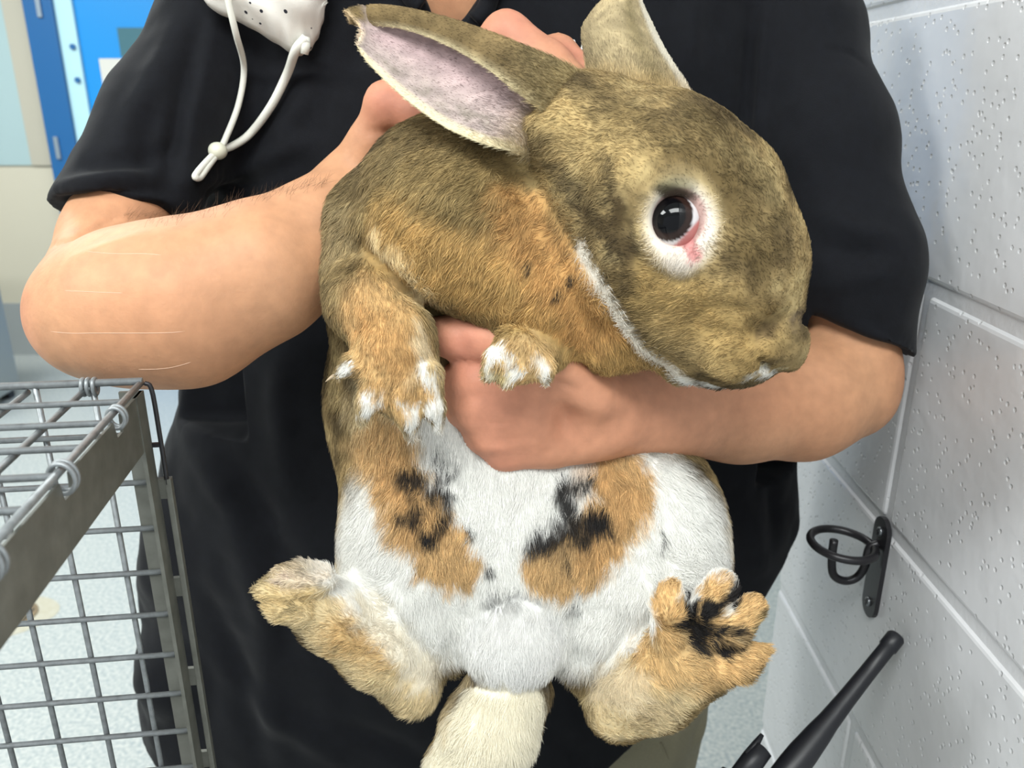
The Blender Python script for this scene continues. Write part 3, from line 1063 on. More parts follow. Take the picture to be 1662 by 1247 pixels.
    stroke([(1000, 330, 0.40), (1010, 410, 0.395)], 26, srgb3(78, 64, 42), 0.8, 0.8)
    stroke([(900, 180, 0.43), (960, 230, 0.42), (1010, 250, 0.41)], 44, srgb3(196, 168, 110), 0.8, 0.75)
    stroke([(1080, 470, 0.39), (1150, 510, 0.385), (1200, 560, 0.39)], 60, srgb3(186, 154, 92), 0.8, 0.7)
    stroke([(1240, 470, 0.39), (1250, 520, 0.40)], 22, srgb3(126, 104, 64), 0.8, 0.5)
    stroke([(1230, 545, 0.40), (1262, 522, 0.40)], 13, srgb3(86, 70, 50), 0.7, 0.7)  # shade of the nose wing crease, painted into the fur colour
    stroke([(1290, 520, 0.41), (1300, 525, 0.42)], 12, srgb3(82, 70, 62), 0.7, 0.7)  # dark notch at the end of that crease, shade painted likewise
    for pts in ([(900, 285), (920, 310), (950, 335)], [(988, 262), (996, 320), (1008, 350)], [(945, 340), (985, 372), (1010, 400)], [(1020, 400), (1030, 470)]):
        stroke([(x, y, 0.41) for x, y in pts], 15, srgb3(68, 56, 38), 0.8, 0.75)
    # jaw stripe and chin in white
    stroke([(944, 405, 0.42), (976, 460, 0.415), (1010, 520, 0.412), (1036, 560, 0.412), (1084, 592, 0.415), (1120, 618, 0.42)], 15, srgb3(240, 234, 222), 0.4, 0.97, q=V)
    stroke([(1110, 618, 0.42), (1160, 634, 0.42), (1215, 630, 0.42)], 15, WHITE, 0.5, 0.95)
    # muzzle split
    stroke([(1225, 606, 0.40), (1244, 592, 0.40), (1274, 596, 0.405)], 9, srgb3(214, 204, 170), 0.6, 0.85)
    stroke([(1228, 614, 0.40), (1240, 606, 0.40), (1256, 606, 0.405)], 10, srgb3(214, 210, 202), 0.5, 0.95)
    stroke([(1243, 590, 0.40), (1256, 602, 0.40)], 4, srgb3(60, 54, 50), 0.5, 0.9)
    # eye surround
    ex, ey, eY = EYE
    blob(ex + 6, ey + 8, 0.39, 66, 82, srgb3(206, 182, 130), -14, 0.25, 0.9, 0.04, q=V)
    blob(ex + 6, ey + 14, 0.39, 57, 70, srgb3(232, 224, 212), -16, 0.22, 1, 0.04, q=V)
    blob(ex + 10, ey + 60, 0.39, 28, 22, srgb3(228, 218, 206), 30, 0.5, 0.9, 0.04, q=V)
    blob(ex + 2, ey - 54, 0.39, 30, 14, srgb3(126, 118, 84), 0, 0.5, 0.85, 0.04, q=V)
    blob(ex + 3, ey + 2, 0.39, 43, 47, srgb3(186, 146, 138), -14, 0.08, 0.9, 0.04, q=V)
    stroke([(1118, 395, 0.39), (1128, 414, 0.39)], 12, srgb3(196, 128, 124), 0.4, 0.95, q=V)
    blob(ex - 2, ey - 44, 0.39, 36, 9, srgb3(60, 54, 42), 8, 0.4, 0.9, 0.04, q=V)  # shadow along the upper lid, painted as a dark blob
    # ---- ears
    r1 = region == 1
    u = np.zeros(n); v = np.zeros(n); s = np.zeros(n)
    u[n0:n1], v[n0:n1], s[n0:n1] = e1uv[:, 0], e1uv[:, 1], e1s
    outer = srgb3(122, 102, 66) * (0.45 + 1.1 * m1[:, None]) * (0.75 + 0.5 * m2[:, None])
    inner = srgb3(184, 166, 160) * (0.93 + 0.14 * m2[:, None])
    sgn = EAR1_INNER_SIDE
    is_in = (s == sgn)
    wi = np.where(r1 & is_in, 1.0, 0.0)
    C = np.where(r1[:, None], outer, C)
    C = C * (1 - wi[:, None]) + inner * wi[:, None]
    pk = wi * np.exp(-((v - 0.42) / 0.16) ** 2) * smoothstep(0.0, 0.25, u) * (1 - smoothstep(0.75, 1.0, u))
    lay(pk * 0.8, srgb3(180, 152, 154))
    lay(np.where(r1 & is_in, 0.55 * np.exp(-((v - 0.14) / 0.07) ** 2) * smoothstep(0.4, 0.7, m2) * smoothstep(0.05, 0.3, u), 0), srgb3(116, 112, 92))
    lay(np.where(r1, 0.95 * (1 - smoothstep(0.02, 0.07, v)), 0), srgb3(224, 212, 176))
    lay(np.where(r1, 0.9 * smoothstep(0.955, 0.99, v), 0), srgb3(206, 190, 150))
    lay(np.where(r1 & (u > 0.9), 0.8 * smoothstep(0.93, 1.0, u) * (v < 0.45), 0), srgb3(226, 206, 176))
    lay(np.where(r1 & is_in, 0.8 * (1 - smoothstep(0.05, 0.30, u)), 0), srgb3(176, 154, 108))
    lay(np.where(r1, 0.9 * (1 - smoothstep(0.10, 0.38, u)) * smoothstep(0.3, 0.6, v), 0), AGLIGHT * (0.6 + 0.5 * m1[:, None]))
    lay(np.where(r1 & (u > 0.8) & (v > 0.5), smoothstep(0.8, 0.92, u) * smoothstep(0.5, 0.62, v), 0), srgb3(112, 94, 60))
    lay(np.where(r1 & (v > 0.5), smoothstep(0.97, 1.0, u), 0), srgb3(206, 180, 140))
    r2 = region == 2
    u[n1:], v[n1:], s[n1:] = e2uv[:, 0], e2uv[:, 1], e2s
    C = np.where(r2[:, None], srgb3(172, 154, 116) * (0.78 + 0.40 * m1[:, None]) * (0.85 + 0.3 * m2[:, None]), C)
    lay(np.where(r2, 0.85 * smoothstep(0.80, 0.88, v), 0), srgb3(216, 210, 196))
    lay(np.where(r2, 0.6 * np.exp(-((v - 0.62) / 0.09) ** 2), 0), srgb3(124, 110, 72))
    lay(np.where(r2, 0.6 * (1 - smoothstep(0.0, 0.25, u)), 0), srgb3(190, 156, 92))
    # dark guard-hair mottling on the brown parts
    sat = C.max(1) - C.min(1)
    brown = smoothstep(0.02, 0.10, sat) * (1 - smoothstep(0.35, 0.6, C.mean(1)))
    fine_ = vnoise(V, 330, 71) * 0.6 + vnoise(V, 640, 72) * 0.4
    C = C * (1 + (brown * (fine_ - 0.5) * 0.9)[:, None])
    g = C.mean(1)[:, None]
    C = C + (g - C) * 0.10 * brown[:, None]
    return C


# which shell side is the hollow of the near ear: the one whose normal faces the camera at mid-ear
mid = (44 // 2) * 30 + 9
EAR1_INNER_SIDE = 0.0 if (N[n0 + mid] @ (CAM - V[n0 + mid])) > 0 else 1.0
CC = coat(V, N, region)
rabbit = empty('rabbit', P(795, 1300, 0.45), 'brown and white rabbit held up belly-out by the person in black', 'rabbit')
rme = np_mesh('body', V, FQ)
set_color(rme, 'coat', CC)
M_SKINFUR = attr_mat('rabbit_undercoat', 'coat', 0.85, 0.1)
rbody = obj('body', rme, M_SKINFUR, rabbit)


def fur_material():
    m = bpy.data.materials.new('rabbit_fur')
    m.use_nodes = True
    nt = m.node_tree
    b = nt.nodes['Principled BSDF']
    a = nt.nodes.new('ShaderNodeAttribute')
    a.attribute_name = 'coat'
    nt.links.new(a.outputs['Color'], b.inputs['Base Color'])
    b.inputs['Roughness'].default_value = 0.7
    b.inputs['Specular IOR Level'].default_value = 0.25
    return m


M_FUR = fur_material()

# ---- fur: flow and length from landmarks spread over the animal (x, y, Y, dx, dy, length mm)
FLOW = np.array([
    (1290, 560, .41, -.6, -.6, 2.5), (1230, 480, .39, -.7, -.5, 3.5), (1180, 400, .39, -.7, -.6, 4), (1220, 280, .41, -.7, -.5, 4),
    (1100, 220, .41, -.8, -.4, 4.5), (1000, 200, .42, -.8, -.3, 4.5), (1040, 430, .39, -.8, -.1, 4.5), (1080, 520, .40, -.9, .1, 4.5),
    (1180, 590, .39, -.8, .2, 3.5), (960, 300, .42, -.8, .2, 5), (1094, 300, .39, -.3, -.8, 2.5), (1040, 358, .39, -.9, .0, 2.5), (1150, 358, .39, .8, .1, 2.5), (1100, 425, .39, -.2, .8, 3),
    (860, 400, .41, -.5, .6, 6), (740, 350, .42, -.6, .6, 7), (650, 280, .46, -.8, .5, 7), (560, 330, .47, -.6, .8, 7),
    (960, 530, .40, -.2, .9, 7), (820, 500, .41, -.4, .8, 7), (690, 450, .42, -.5, .8, 7), (1000, 600, .41, .1, 1, 7),
    (560, 450, .46, -.3, .9, 7), (620, 520, .43, .1, 1, 5.5), (640, 600, .42, 0, 1, 5), (600, 660, .42, -.2, 1, 4.5), (690, 660, .42, .1, 1, 4.5), (555, 600, .42, -.9, .5, 4.5),
    (840, 585, .42, -.4, .9, 4.5), (885, 610, .42, .2, 1, 4),
    (560, 640, .48, -.3, 1, 8), (640, 740, .43, .1, 1, 9), (760, 740, .43, .1, 1, 9), (680, 850, .42, .2, 1, 9), (600, 880, .43, -.4, .9, 9), (560, 820, .46, -.6, .8, 9),
    (840, 850, .42, .0, 1, 9), (960, 850, .42, -.1, 1, 9), (1090, 850, .42, .3, .9, 9), (1165, 850, .46, .7, .7, 10), (700, 1000, .43, .3, 1, 8), (1000, 1000, .43, -.3, 1, 9),
    (830, 940, .42, 0, 1, 8), (835, 1040, .42, 0, 1, 8), (945, 1090, .44, -.2, 1, 10), (735, 1070, .44, .2, 1, 9),
    (820, 1130, .42, -.1, 1, 9), (720, 1200, .42, -.6, .9, 11), (870, 1190, .42, .5, .9, 11), (760, 1260, .41, -.3, 1, 11),
    (690, 1120, .42, -.4, .6, 4.5), (610, 1060, .41, -.8, -.4, 5.5), (520, 1000, .40, -.8, -.4, 6), (440, 960, .39, -.9, -.2, 5), (560, 960, .42, -.7, -.6, 5),
    (1000, 1160, .42, .2, -.4, 4.5), (1080, 1080, .40, .7, .4, 6.5), (1160, 1100, .40, .8, .4, 7), (1085, 960, .39, -.1, -1, 5), (1170, 960, .39, .6, -.8, 5), (1225, 990, .39, .9, -.5, 5), (1235, 1060, .39, .9, .1, 6),
])


def make_fur():
    tri = np.vstack([FQ[:, [0, 1, 2]], FQ[:, [0, 2, 3]]])
    a, b, c = V[tri[:, 0]], V[tri[:, 1]], V[tri[:, 2]]
    cr = np.cross(b - a, c - a)
    area = np.linalg.norm(cr, axis=1) / 2
    fn = cr / (2 * area[:, None] + 1e-12)
    cen = (a + b + c) / 3
    view = CAM - cen
    view /= np.linalg.norm(view, axis=1)[:, None]
    facing = (fn * view).sum(1)
    w = area * np.where(facing > -0.25, 1.0, 0.25)          # the side against the shirt is thinner in coat
    reg = region[tri[:, 0]]
    w *= np.where(reg > 0, 1.5, 1.0)
    near = np.linalg.norm(cen - P(EYE[0], EYE[1], 0.392), axis=1)
    w[near < 0.0115] = 0                                     # bare lids
    n = 330000
    pick = RNG.choice(len(tri), n, p=w / w.sum())
    r1 = np.sqrt(RNG.random(n)); r2 = RNG.random(n)
    wa, wb, wc = 1 - r1, r1 * (1 - r2), r1 * r2
    t = tri[pick]
    root = V[t[:, 0]] * wa[:, None] + V[t[:, 1]] * wb[:, None] + V[t[:, 2]] * wc[:, None]
    nn = N[t[:, 0]] * wa[:, None] + N[t[:, 1]] * wb[:, None] + N[t[:, 2]] * wc[:, None]
    nn /= np.linalg.norm(nn, axis=1)[:, None]
    col = CC[t[:, 0]] * wa[:, None] + CC[t[:, 1]] * wb[:, None] + CC[t[:, 2]] * wc[:, None]
    lp = np.array([P(x, y, Y) for x, y, Y, *_ in FLOW])
    ld = np.array([dx * AX_R - dy * AX_U for _, _, _, dx, dy, _ in FLOW])
    ll = FLOW[:, 5] / 1000.0
    flow = np.zeros((n, 3)); length = np.zeros(n); ws = np.zeros(n)
    for i in range(len(FLOW)):
        d2 = ((root - lp[i]) ** 2).sum(1)
        g = 1.0 / (d2 + 1.2e-5) ** 2
        flow += g[:, None] * ld[i]; length += g * ll[i]; ws += g
    flow /= ws[:, None]; length /= ws
    rg = region[t[:, 0]]
    base_to_tip1 = (ear1_rows[-1][1] - ear1_rows[0][1]); base_to_tip2 = (ear2_rows[-1][2] - ear2_rows[0][2])
    flow[rg == 1] = base_to_tip1 / np.linalg.norm(base_to_tip1)
    flow[rg == 2] = base_to_tip2 / np.linalg.norm(base_to_tip2)
    ear_u = np.zeros(len(V)); ear_u[n0:n1] = e1uv[:, 0]; ear_u[n1:] = e2uv[:, 0]
    length[rg > 0] = 0.0026 + 0.004 * (1 - smoothstep(0.05, 0.4, ear_u[t[:, 0]][rg > 0]))
    flow += (RNG.random((n, 3)) - 0.5) * 0.55
    clump = np.stack([vnoise(root, 170, 31) - 0.5, vnoise(root, 170, 32) - 0.5, vnoise(root, 170, 33) - 0.5], 1)
    flow += clump * 1.1 * np.where(rg > 0, 0.2, 1.0)[:, None]
    tang = flow - nn * (flow * nn).sum(1)[:, None]
    tang /= np.linalg.norm(tang, axis=1)[:, None] + 1e-9
    length *= 0.7 + 0.6 * RNG.random(n)
    lift = 0.42 + 0.25 * (RNG.random(n) - 0.5)
    k = 4
    pts = np.zeros((n, k, 3))
    for j in range(k):
        s = j / (k - 1)
        out = lift * (s - 0.35 * s * s)
        pts[:, j] = root - nn * 0.0006 + length[:, None] * (tang * (s * 0.92)[..., None] if False else tang * s * 0.92 + nn * out[:, None])
    pts[:, -1, 2] -= length * 0.06
    rad = np.zeros((n, k))
    base = np.where(rg > 0, 0.00010, 0.00014)
    for j, f in enumerate((1.0, 0.95, 0.7, 0.15)):
        rad[:, j] = base * f
    # agouti banding: single hairs lighter or darker than their patch
    lum = col.mean(1)
    white = smoothstep(0.45, 0.7, lum)
    j = RNG.normal(0, 1, n)
    mul = np.clip(1 + j * (0.26 * (1 - white) + 0.05 * white), 0.35, 1.8)
    col = col * mul[:, None]
    strands('fur', None, pts, rad, col, M_FUR, rabbit)


make_fur()

# ---- eye
def eye_material():
    m = mat('rabbit_eye', srgb(16, 13, 13), 0.05, spec=0.28)
    nt = m.node_tree
    b = nt.nodes['Principled BSDF']
    a = nt.nodes.new('ShaderNodeAttribute')
    a.attribute_name = 'iris'
    nt.links.new(a.outputs['Color'], b.inputs['Base Color'])
    return m


ec = P(EYE[0] + 1, EYE[1] + 2, 0.403)
er = 50 * SC(EYE[0], EYE[1], 0.403)
ev, ef = [], []
NU, NV = 64, 40
for i in range(NV + 1):
    th = math.pi * i / NV
    for j in range(NU):
        ph = 2 * math.pi * j / NU
        ev.append((math.sin(th) * math.cos(ph), math.sin(th) * math.sin(ph), math.cos(th)))
ev = np.array(ev)
for i in range(NV):
    for j in range(NU):
        ef.append((i * NU + j, (i + 1) * NU + j, (i + 1) * NU + (j + 1) % NU, i * NU + (j + 1) % NU))
loc = ev[:, :1] * AX_R + ev[:, 1:2] * AX_U - ev[:, 2:3] * AX_F
gaze = -AX_F - 0.46 * AX_R + 0.05 * AX_U
gaze /= np.linalg.norm(gaze)
bulge = 1 + 0.05 * smoothstep(0.55, 1.0, loc @ gaze)
eme = np_mesh('eye', ec + loc * (er * bulge)[:, None] * np.array([0.93, 1, 1]), np.array(ef))
dg = loc @ gaze
eC = np.tile(srgb3(214, 212, 214), (len(loc), 1))
ir = smoothstep(0.62, 0.66, dg)[:, None]
eC = eC * (1 - ir) + srgb3(44, 30, 26) * ir
pu = smoothstep(0.80, 0.86, dg)[:, None]
eC = eC * (1 - pu) + srgb3(8, 8, 11) * pu
pk = smoothstep(0.50, 0.62, (loc @ AX_R) * 0.75 - (loc @ AX_U) * 0.75)[:, None] * (1 - ir)
eC = eC * (1 - pk) + srgb3(190, 120, 116) * pk
set_color(eme, 'iris', eC)
tag(obj('eye', eme, eye_material(), rabbit), 'glossy dark brown eye')

# ---- claws and whiskers
M_CLAW = mat('horn_claw', srgb(176, 156, 128), 0.35)
for x, y, Y, dx, dy in ((554, 606, .424, -26, 14), (590, 674, .421, -6, 16), (666, 695, .420, 0, 16), (710, 684, .422, 3, 14),
                        (826, 612, .415, -8, 13), (797, 604, .416, -6, 10), (884, 612, .417, 3, 12),
                        (440, 945, .403, -16, 4), (424, 958, .399, -12, 1), (466, 930, .408, -16, -1), (440, 986, .398, -14, -1),
                        (1086, 962, .404, 2, -14), (1174, 950, .405, 12, -12), (1224, 986, .402, 16, -10), (1236, 1057, .401, 14, 0)):
    p0 = P(x, y, Y); p2 = P(x + dx, y + dy, Y - 0.001)
    p1 = (p0 + p2) / 2 + AX_U * 0.0008
    tube('claw', spline([p0, p1, p2], 7), np.array([1.5, 1.4, 1.25, 1.1, .85, .55, .15]) * 0.001, M_CLAW, rabbit, seg=8)

# ================================================================== THE PERSON
person = empty('person', (0.0, 0.74, 0.0), 'person in black short-sleeved polo and khaki trousers holding up the rabbit', 'person')


def build_body():
    F = Field((-0.42, 0.36, 0.86), (0.33, 0.90, 1.80), 0.0026)
    # arm on the left of the picture: upper arm, elbow, forearm towards the rabbit's nape
    F.chain([(275, 170, .635, 62), (240, 230, .612, 70), (186, 390, .560, 78), (162, 470, .515, 90)], 0.012)
    F.chain([(158, 508, .485, 108), (215, 500, .478, 122), (300, 492, .475, 130), (420, 442, .485, 108), (528, 382, .515, 88), (590, 330, .548, 74)], 0.015)
    # its hand behind the scruff
    F.chain([(590, 330, .548, 74), (650, 250, .572, 66), (735, 190, .580, 60)], 0.02)
    F.chain([(640, 300, .57, 60), (760, 250, .585, 52)], 0.02)
    F.chain([(575, 300, .545, 50), (602, 238, .535, 34), (628, 168, .528, 33)], 0.012)     # thumb
    F.chain([(628, 168, .528, 33), (682, 186, .520, 31), (730, 215, .514, 26)], 0.008)
    F.chain([(725, 175, .575, 44), (822, 60, .560, 38)], 0.014)                             # fingers
    F.chain([(822, 60, .560, 40), (892, 104, .545, 34), (940, 140, .528, 27)], 0.006)
    F.chain([(760, 190, .585, 42), (905, 90, .570, 30)], 0.012)
    F.chain([(905, 90, .570, 32), (945, 122, .555, 29), (962, 165, .54, 24)], 0.006)
    F.chain([(770, 220, .592, 40), (900, 150, .590, 32), (950, 190, .575, 28), (955, 230, .56, 24)], 0.008)
    F.chain([(760, 260, .595, 36), (870, 220, .595, 28), (910, 255, .58, 24), (900, 290, .57, 21)], 0.008)
    # arm on the right: upper arm, elbow by the wall, forearm across to the rabbit's chest
    F.chain([(1340, 260, .65, 66), (1366, 400, .62, 74), (1376, 580, .585, 78)], 0.012)
    F.chain([(1372, 630, .580, 84), (1300, 648, .562, 94), (1200, 658, .542, 88), (1080, 662, .512, 80), (985, 668, .488, 76)], 0.015)
    F.ell(905, 674, .470, 108, 84, 40, -4, 0.02)
    # fingers of the supporting hand, knuckles to the left, tips wrapping behind the chest
    F.chain([(860, 636, .458, 44), (776, 620, .458, 40), (733, 622, .480, 36), (702, 626, .510, 30)], 0.008)
    F.chain([(860, 668, .456, 44), (776, 664, .454, 37), (738, 664, .480, 33), (708, 668, .515, 28)], 0.006)
    F.chain([(868, 696, .458, 42), (795, 704, .456, 35), (760, 704, .482, 32), (730, 706, .515, 27)], 0.006)
    F.chain([(890, 722, .462, 38), (818, 734, .460, 30), (786, 736, .484, 27), (760, 738, .515, 23)], 0.006)
    F.chain([(965, 640, .462, 46), (885, 580, .452, 36), (800, 554, .455, 35)], 0.010)      # thumb along the top
    F.chain([(800, 554, .455, 35), (745, 548, .462, 35), (695, 542, .472, 29)], 0.008)
    # chest in the neckline, neck and head above the frame
    F.ell_w(np.array([-0.04, 0.72, 1.36]), np.eye(3), np.array([0.15, 0.100, 0.12]), 0.03)
    F.cone((-0.035, 0.71, 1.38), (-0.035, 0.69, 1.50), 0.062, 0.058, 0.03)
    hc = np.array([-0.035, 0.675, 1.63])
    F.ell_w(hc + np.array([0, 0.02, 0.02]), np.eye(3), np.array([0.078, 0.098, 0.105]), 0.02)
    F.ell_w(hc + np.array([0, -0.025, -0.05]), np.eye(3), np.array([0.060, 0.065, 0.075]), 0.03)
    F.cone(hc + np.array([0, -0.085, 0.0]), hc + np.array([0, -0.105, -0.035]), 0.011, 0.016, 0.012)
    F.ell_w(hc + np.array([0, -0.092, -0.068]), np.eye(3), np.array([0.024, 0.010, 0.009]), 0.006)
    for s in (-1, 1):
        F.ell_w(hc + np.array([0.031 * s, -0.088, 0.006]), np.eye(3), np.array([0.016, 0.012, 0.011]), 0.008, sub=True)
        F.ell_w(hc + np.array([0.031 * s, -0.076, 0.006]), np.eye(3), np.array([0.013, 0.012, 0.010]), 0.003)
        F.ell_w(hc + np.array([0.080 * s, 0.015, -0.012]), np.eye(3), np.array([0.010, 0.020, 0.032]), 0.006)
    return F


bv, bf = build_body().mesh(smooth=3)
bv = emboss(bv, bf, [
    ([(728, 588), (790, 594), (860, 606), (940, 634)], 8, -3.0), ([(735, 646), (790, 646), (830, 652)], 7, -1.0), ([(740, 684), (800, 686), (840, 688)], 7, -0.9),
    ([(765, 720), (820, 718), (860, 712)], 7, -0.8), ([(85, 398), (130, 384), (190, 352)], 8, -3.0), ([(120, 420), (170, 400), (230, 380)], 14, 1.5),
    ([(745, 530), (748, 560)], 7, -1.0), ([(1010, 600), (1000, 660), (1015, 730)], 18, -1.5), ([(880, 640), (960, 660), (1050, 670)], 20, 1.2),
    ([(530, 300), (545, 340), (540, 420)], 10, -1.5), ([(600, 215), (625, 215), (650, 215)], 8, -2.0), ([(858, 60), (868, 84)], 8, -1.2),
])
bn = normals_of(bv, bf)
SKIN = srgb3(198, 147, 112)
bC = np.tile(SKIN, (len(bv), 1))


def skin_blob(x, y, Y, r, col, amt):
    c = P(x, y, Y)
    d = np.linalg.norm(bv - c, axis=1) / (r * SC(x, y, Y))
    w = (amt * np.exp(-d * d))[:, None]
    bC[:] = bC * (1 - w) + np.asarray(col) * w


RED = srgb3(206, 134, 114)
for a in ((628, 160, .51, 70), (690, 190, .50, 40), (830, 40, .55, 70), (925, 90, .55, 50), (790, 640, .46, 120), (800, 740, .46, 60), (760, 560, .45, 60)):
    skin_blob(*a, RED, 0.75)
for a in ((880, 690, .45, 160), (1100, 640, .47, 200)):
    skin_blob(*a, srgb3(202, 140, 112), 0.6)
skin_blob(60, 520, .47, 60, RED, 0.5)
skin_blob(285, 432, .42, 22, srgb3(150, 122, 96), 0.6)
skin_blob(282, 436, .42, 7, srgb3(120, 108, 92), 0.5)
skin_blob(110, 585, .45, 34, srgb3(176, 124, 84), 0.5)
mm = vnoise(bv, 60, 41)[:, None]
bC *= 0.93 + 0.12 * mm
bC *= 1 + (vnoise(bv, 24, 42)[:, None] - 0.5) * np.array([0.04, 0.12, 0.14])
bme = np_mesh('body', bv, bf)
set_color(bme, 'skin', bC)
M_SKIN = attr_mat('skin', 'skin', 0.55, 0.3, sub=0.10, bump=(420, 0.3, 0.0007), noise_amt=0.10, noise_scale=110)
body = obj('body', bme, M_SKIN, person)
tree_body = BVHTree.FromPolygons(bv.tolist(), bf.tolist())


# faint white scratches on the forearm
M_SCRATCH = mat('pale_scratch_skin', srgb(222, 186, 160), 0.6)
for line in ([(140, 409), (200, 412), (262, 414)], [(104, 472), (150, 474), (200, 476)], [(82, 538), (150, 541), (230, 541), (300, 538)],
             [(225, 600), (270, 598), (310, 588)]):
    pts = [hit(tree_body, x, y, 0.0001) for x, y in line]
    if all(p is not None for p in pts):
        pp = spline(pts, 20)
        pp = np.array([np.array(tree_body.find_nearest(Vector(p))[0]) for p in pp])
        tube('scratch', pp, 0.00017 * np.concatenate([[0.3], np.ones(18), [0.3]]), M_SCRATCH, person, seg=6)

# dark forearm hair along the upper edge
hs, hp = [], []
sel = np.array([hit(tree_body, random.uniform(215, 520), 0, 0) is not None for _ in range(1)])
roots = []
while len(roots) < 260:
    x = random.uniform(200, 530)
    top = 345 - max(0, x - 290) * 0.24
    y = top + abs(random.gauss(0, 9)) + 1
    h = hit(tree_body, x, y)
    if h is not None and h[1] < 0.56:
        roots.append(h)
roots = np.array(roots)
hn = np.array([np.array(tree_body.find_nearest(Vector(p))[1]) for p in roots])
fl = 0.7 * AX_R + 0.55 * AX_U + (RNG.random((len(roots), 3)) - 0.5) * 1.2
L = 0.004 + 0.004 * RNG.random(len(roots))
pts = np.stack([roots + L[:, None] * (s * 0.8 * fl + hn * 0.5 * (s - 0.3 * s * s)) for s in (0, .33, .66, 1)], 1)
strands('arm_hair', None, pts, np.tile(np.array([3.5e-5, 3.5e-5, 3e-5, 1e-5]), (len(roots), 1)), np.tile(srgb3(96, 74, 58), (len(roots), 1)), M_FUR, person)


# ---- polo shirt
SHIRT_CY = 0.735
RINGS = [  # photo row, left and right edge at the side of the trunk, half depth, centre shift in y
    (-330, 640, 920, 0.070, -0.01), (-250, 560, 1010, 0.085, 0), (-170, 390, 1200, 0.10, 0), (-60, 330, 1262, 0.115, 0), (120, 325, 1262, 0.125, 0),
    (400, 330, 1262, 0.128, 0), (640, 305, 1276, 0.130, 0), (720, 270, 1282, 0.130, 0), (820, 256, 1284, 0.130, 0), (920, 240, 1284, 0.128, 0),
    (1000, 250, 1270, 0.128, 0), (1100, 236, 1240, 0.128, 0), (1250, 262, 1200, 0.126, 0), (1420, 280, 1180, 0.124, 0)]


def build_shirt():
    F = Field((-0.46, 0.48, 0.63), (0.345, 0.90, 1.56), 0.0032)
    x, y, z = F.grid()
    zs, cx, hw, hd, cy = [], [], [], [], []
    for py, xl, xr, d, sh in RINGS:
        a, b = P(xl, py, SHIRT_CY), P(xr, py, SHIRT_CY)
        zs.append(a[2]); cx.append((a[0] + b[0]) / 2); hw.append((b[0] - a[0]) / 2); hd.append(d); cy.append(SHIRT_CY + sh)
    o = np.argsort(zs)
    zz = z.ravel()
    I = lambda q: np.interp(zz, np.array(zs)[o], np.array(q)[o])[None, None, :].astype(np.float32)
    CX, HW, HD, CY = I(cx), I(hw), I(hd), I(cy)
    e = 2.4
    r = ((np.abs(x - CX) / HW) ** e + (np.abs(y - CY) / HD) ** e) ** (1 / e)
    d = ((r - 1) * np.minimum(HW, HD)).astype(np.float32)
    F.D = np.maximum(d, np.maximum(z - float(max(zs)), float(min(zs)) - z)).astype(np.float32)
    # sleeves
    F.chain([(420, -70, .71, 112), (366, 50, .68, 102), (275, 205, .630, 100), (182, 384, .566, 108)], 0.02)
    F.chain([(1215, -60, .72, 112), (1285, 60, .69, 100), (1338, 230, .645, 98), (1376, 430, .60, 104), (1380, 570, .585, 100)], 0.02)
    F.chain([(330, 860, .70, 80), (305, 920, .70, 66)], 0.02)                       # shirt-tail bulges at the hip
    F.chain([(330, 1060, .69, 90), (305, 1085, .68, 84)], 0.012)
    F.chain([(330, 1160, .69, 85), (330, 1300, .69, 66)], 0.02)
    x, y, z = F.grid()

    def cut(p, nrm, box_lo, box_hi, k=0.004):
        q = F.block(box_lo, box_hi)
        sl, gx, gy, gz = q
        nrm = nrm / np.linalg.norm(nrm)
        dd = (gx - p[0]) * nrm[0] + (gy - p[1]) * nrm[1] + (gz - p[2]) * nrm[2]
        A = F.D[sl]
        hh = np.maximum(k - np.abs(A - dd), 0) / k
        F.D[sl] = np.maximum(A, dd) + hh * hh * k * 0.25

    # left sleeve hem and hollow
    a, b = P(78, 345, .58), P(300, 352, .58)
    e1 = (b - a) / np.linalg.norm(b - a)
    nn = np.cross(e1, np.array([0, -0.75, 0.35]))
    nn = nn if nn[2] < 0 else -nn
    cut(a, nn, (-0.46, 0.44, 1.0), (P(318, 345, .6)[0], 0.68, 1.24))
    # right sleeve hem and hollow
    a, b = P(1300, 500, .56), P(1486, 584, .57)
    e1 = (b - a) / np.linalg.norm(b - a)
    nn = np.cross(e1, np.array([0, -0.9, 0.15]))
    nn = nn if nn[2] < 0 else -nn
    cut(a, nn, (P(1285, 600, .6)[0], 0.44, 0.95), (0.345, 0.70, 1.24))
    # front hem rising to the right
    a, b = P(1277, 918, .67), P(1005, 1250, .61)
    e1 = (b - a) / np.linalg.norm(b - a)
    nn = np.cross(e1, np.array([0, 1.0, 0.05]))
    nn = nn if nn[2] < 0 else -nn
    cut(a, nn, (-0.05, 0.44, 0.60), (0.345, 0.92, 1.0))
    # open neckline
    F.chain([(728, 14, .605, 30), (728, -40, .61, 60), (728, -160, .64, 95), (728, -260, .68, 110)], 0.004, sub=True)
    F.chain([(728, 14, .625, 30), (728, -40, .635, 60)], 0.004, sub=True)
    return F


sv, sf = build_shirt().mesh(smooth=2)
sn = normals_of(sv, sf)
wr = (vnoise(sv * np.array([1, 1, 0.5]), 26, 51) - 0.5) * 0.006 + (vnoise(sv, 60, 52) - 0.5) * 0.002
sv = sv + sn * wr[:, None]
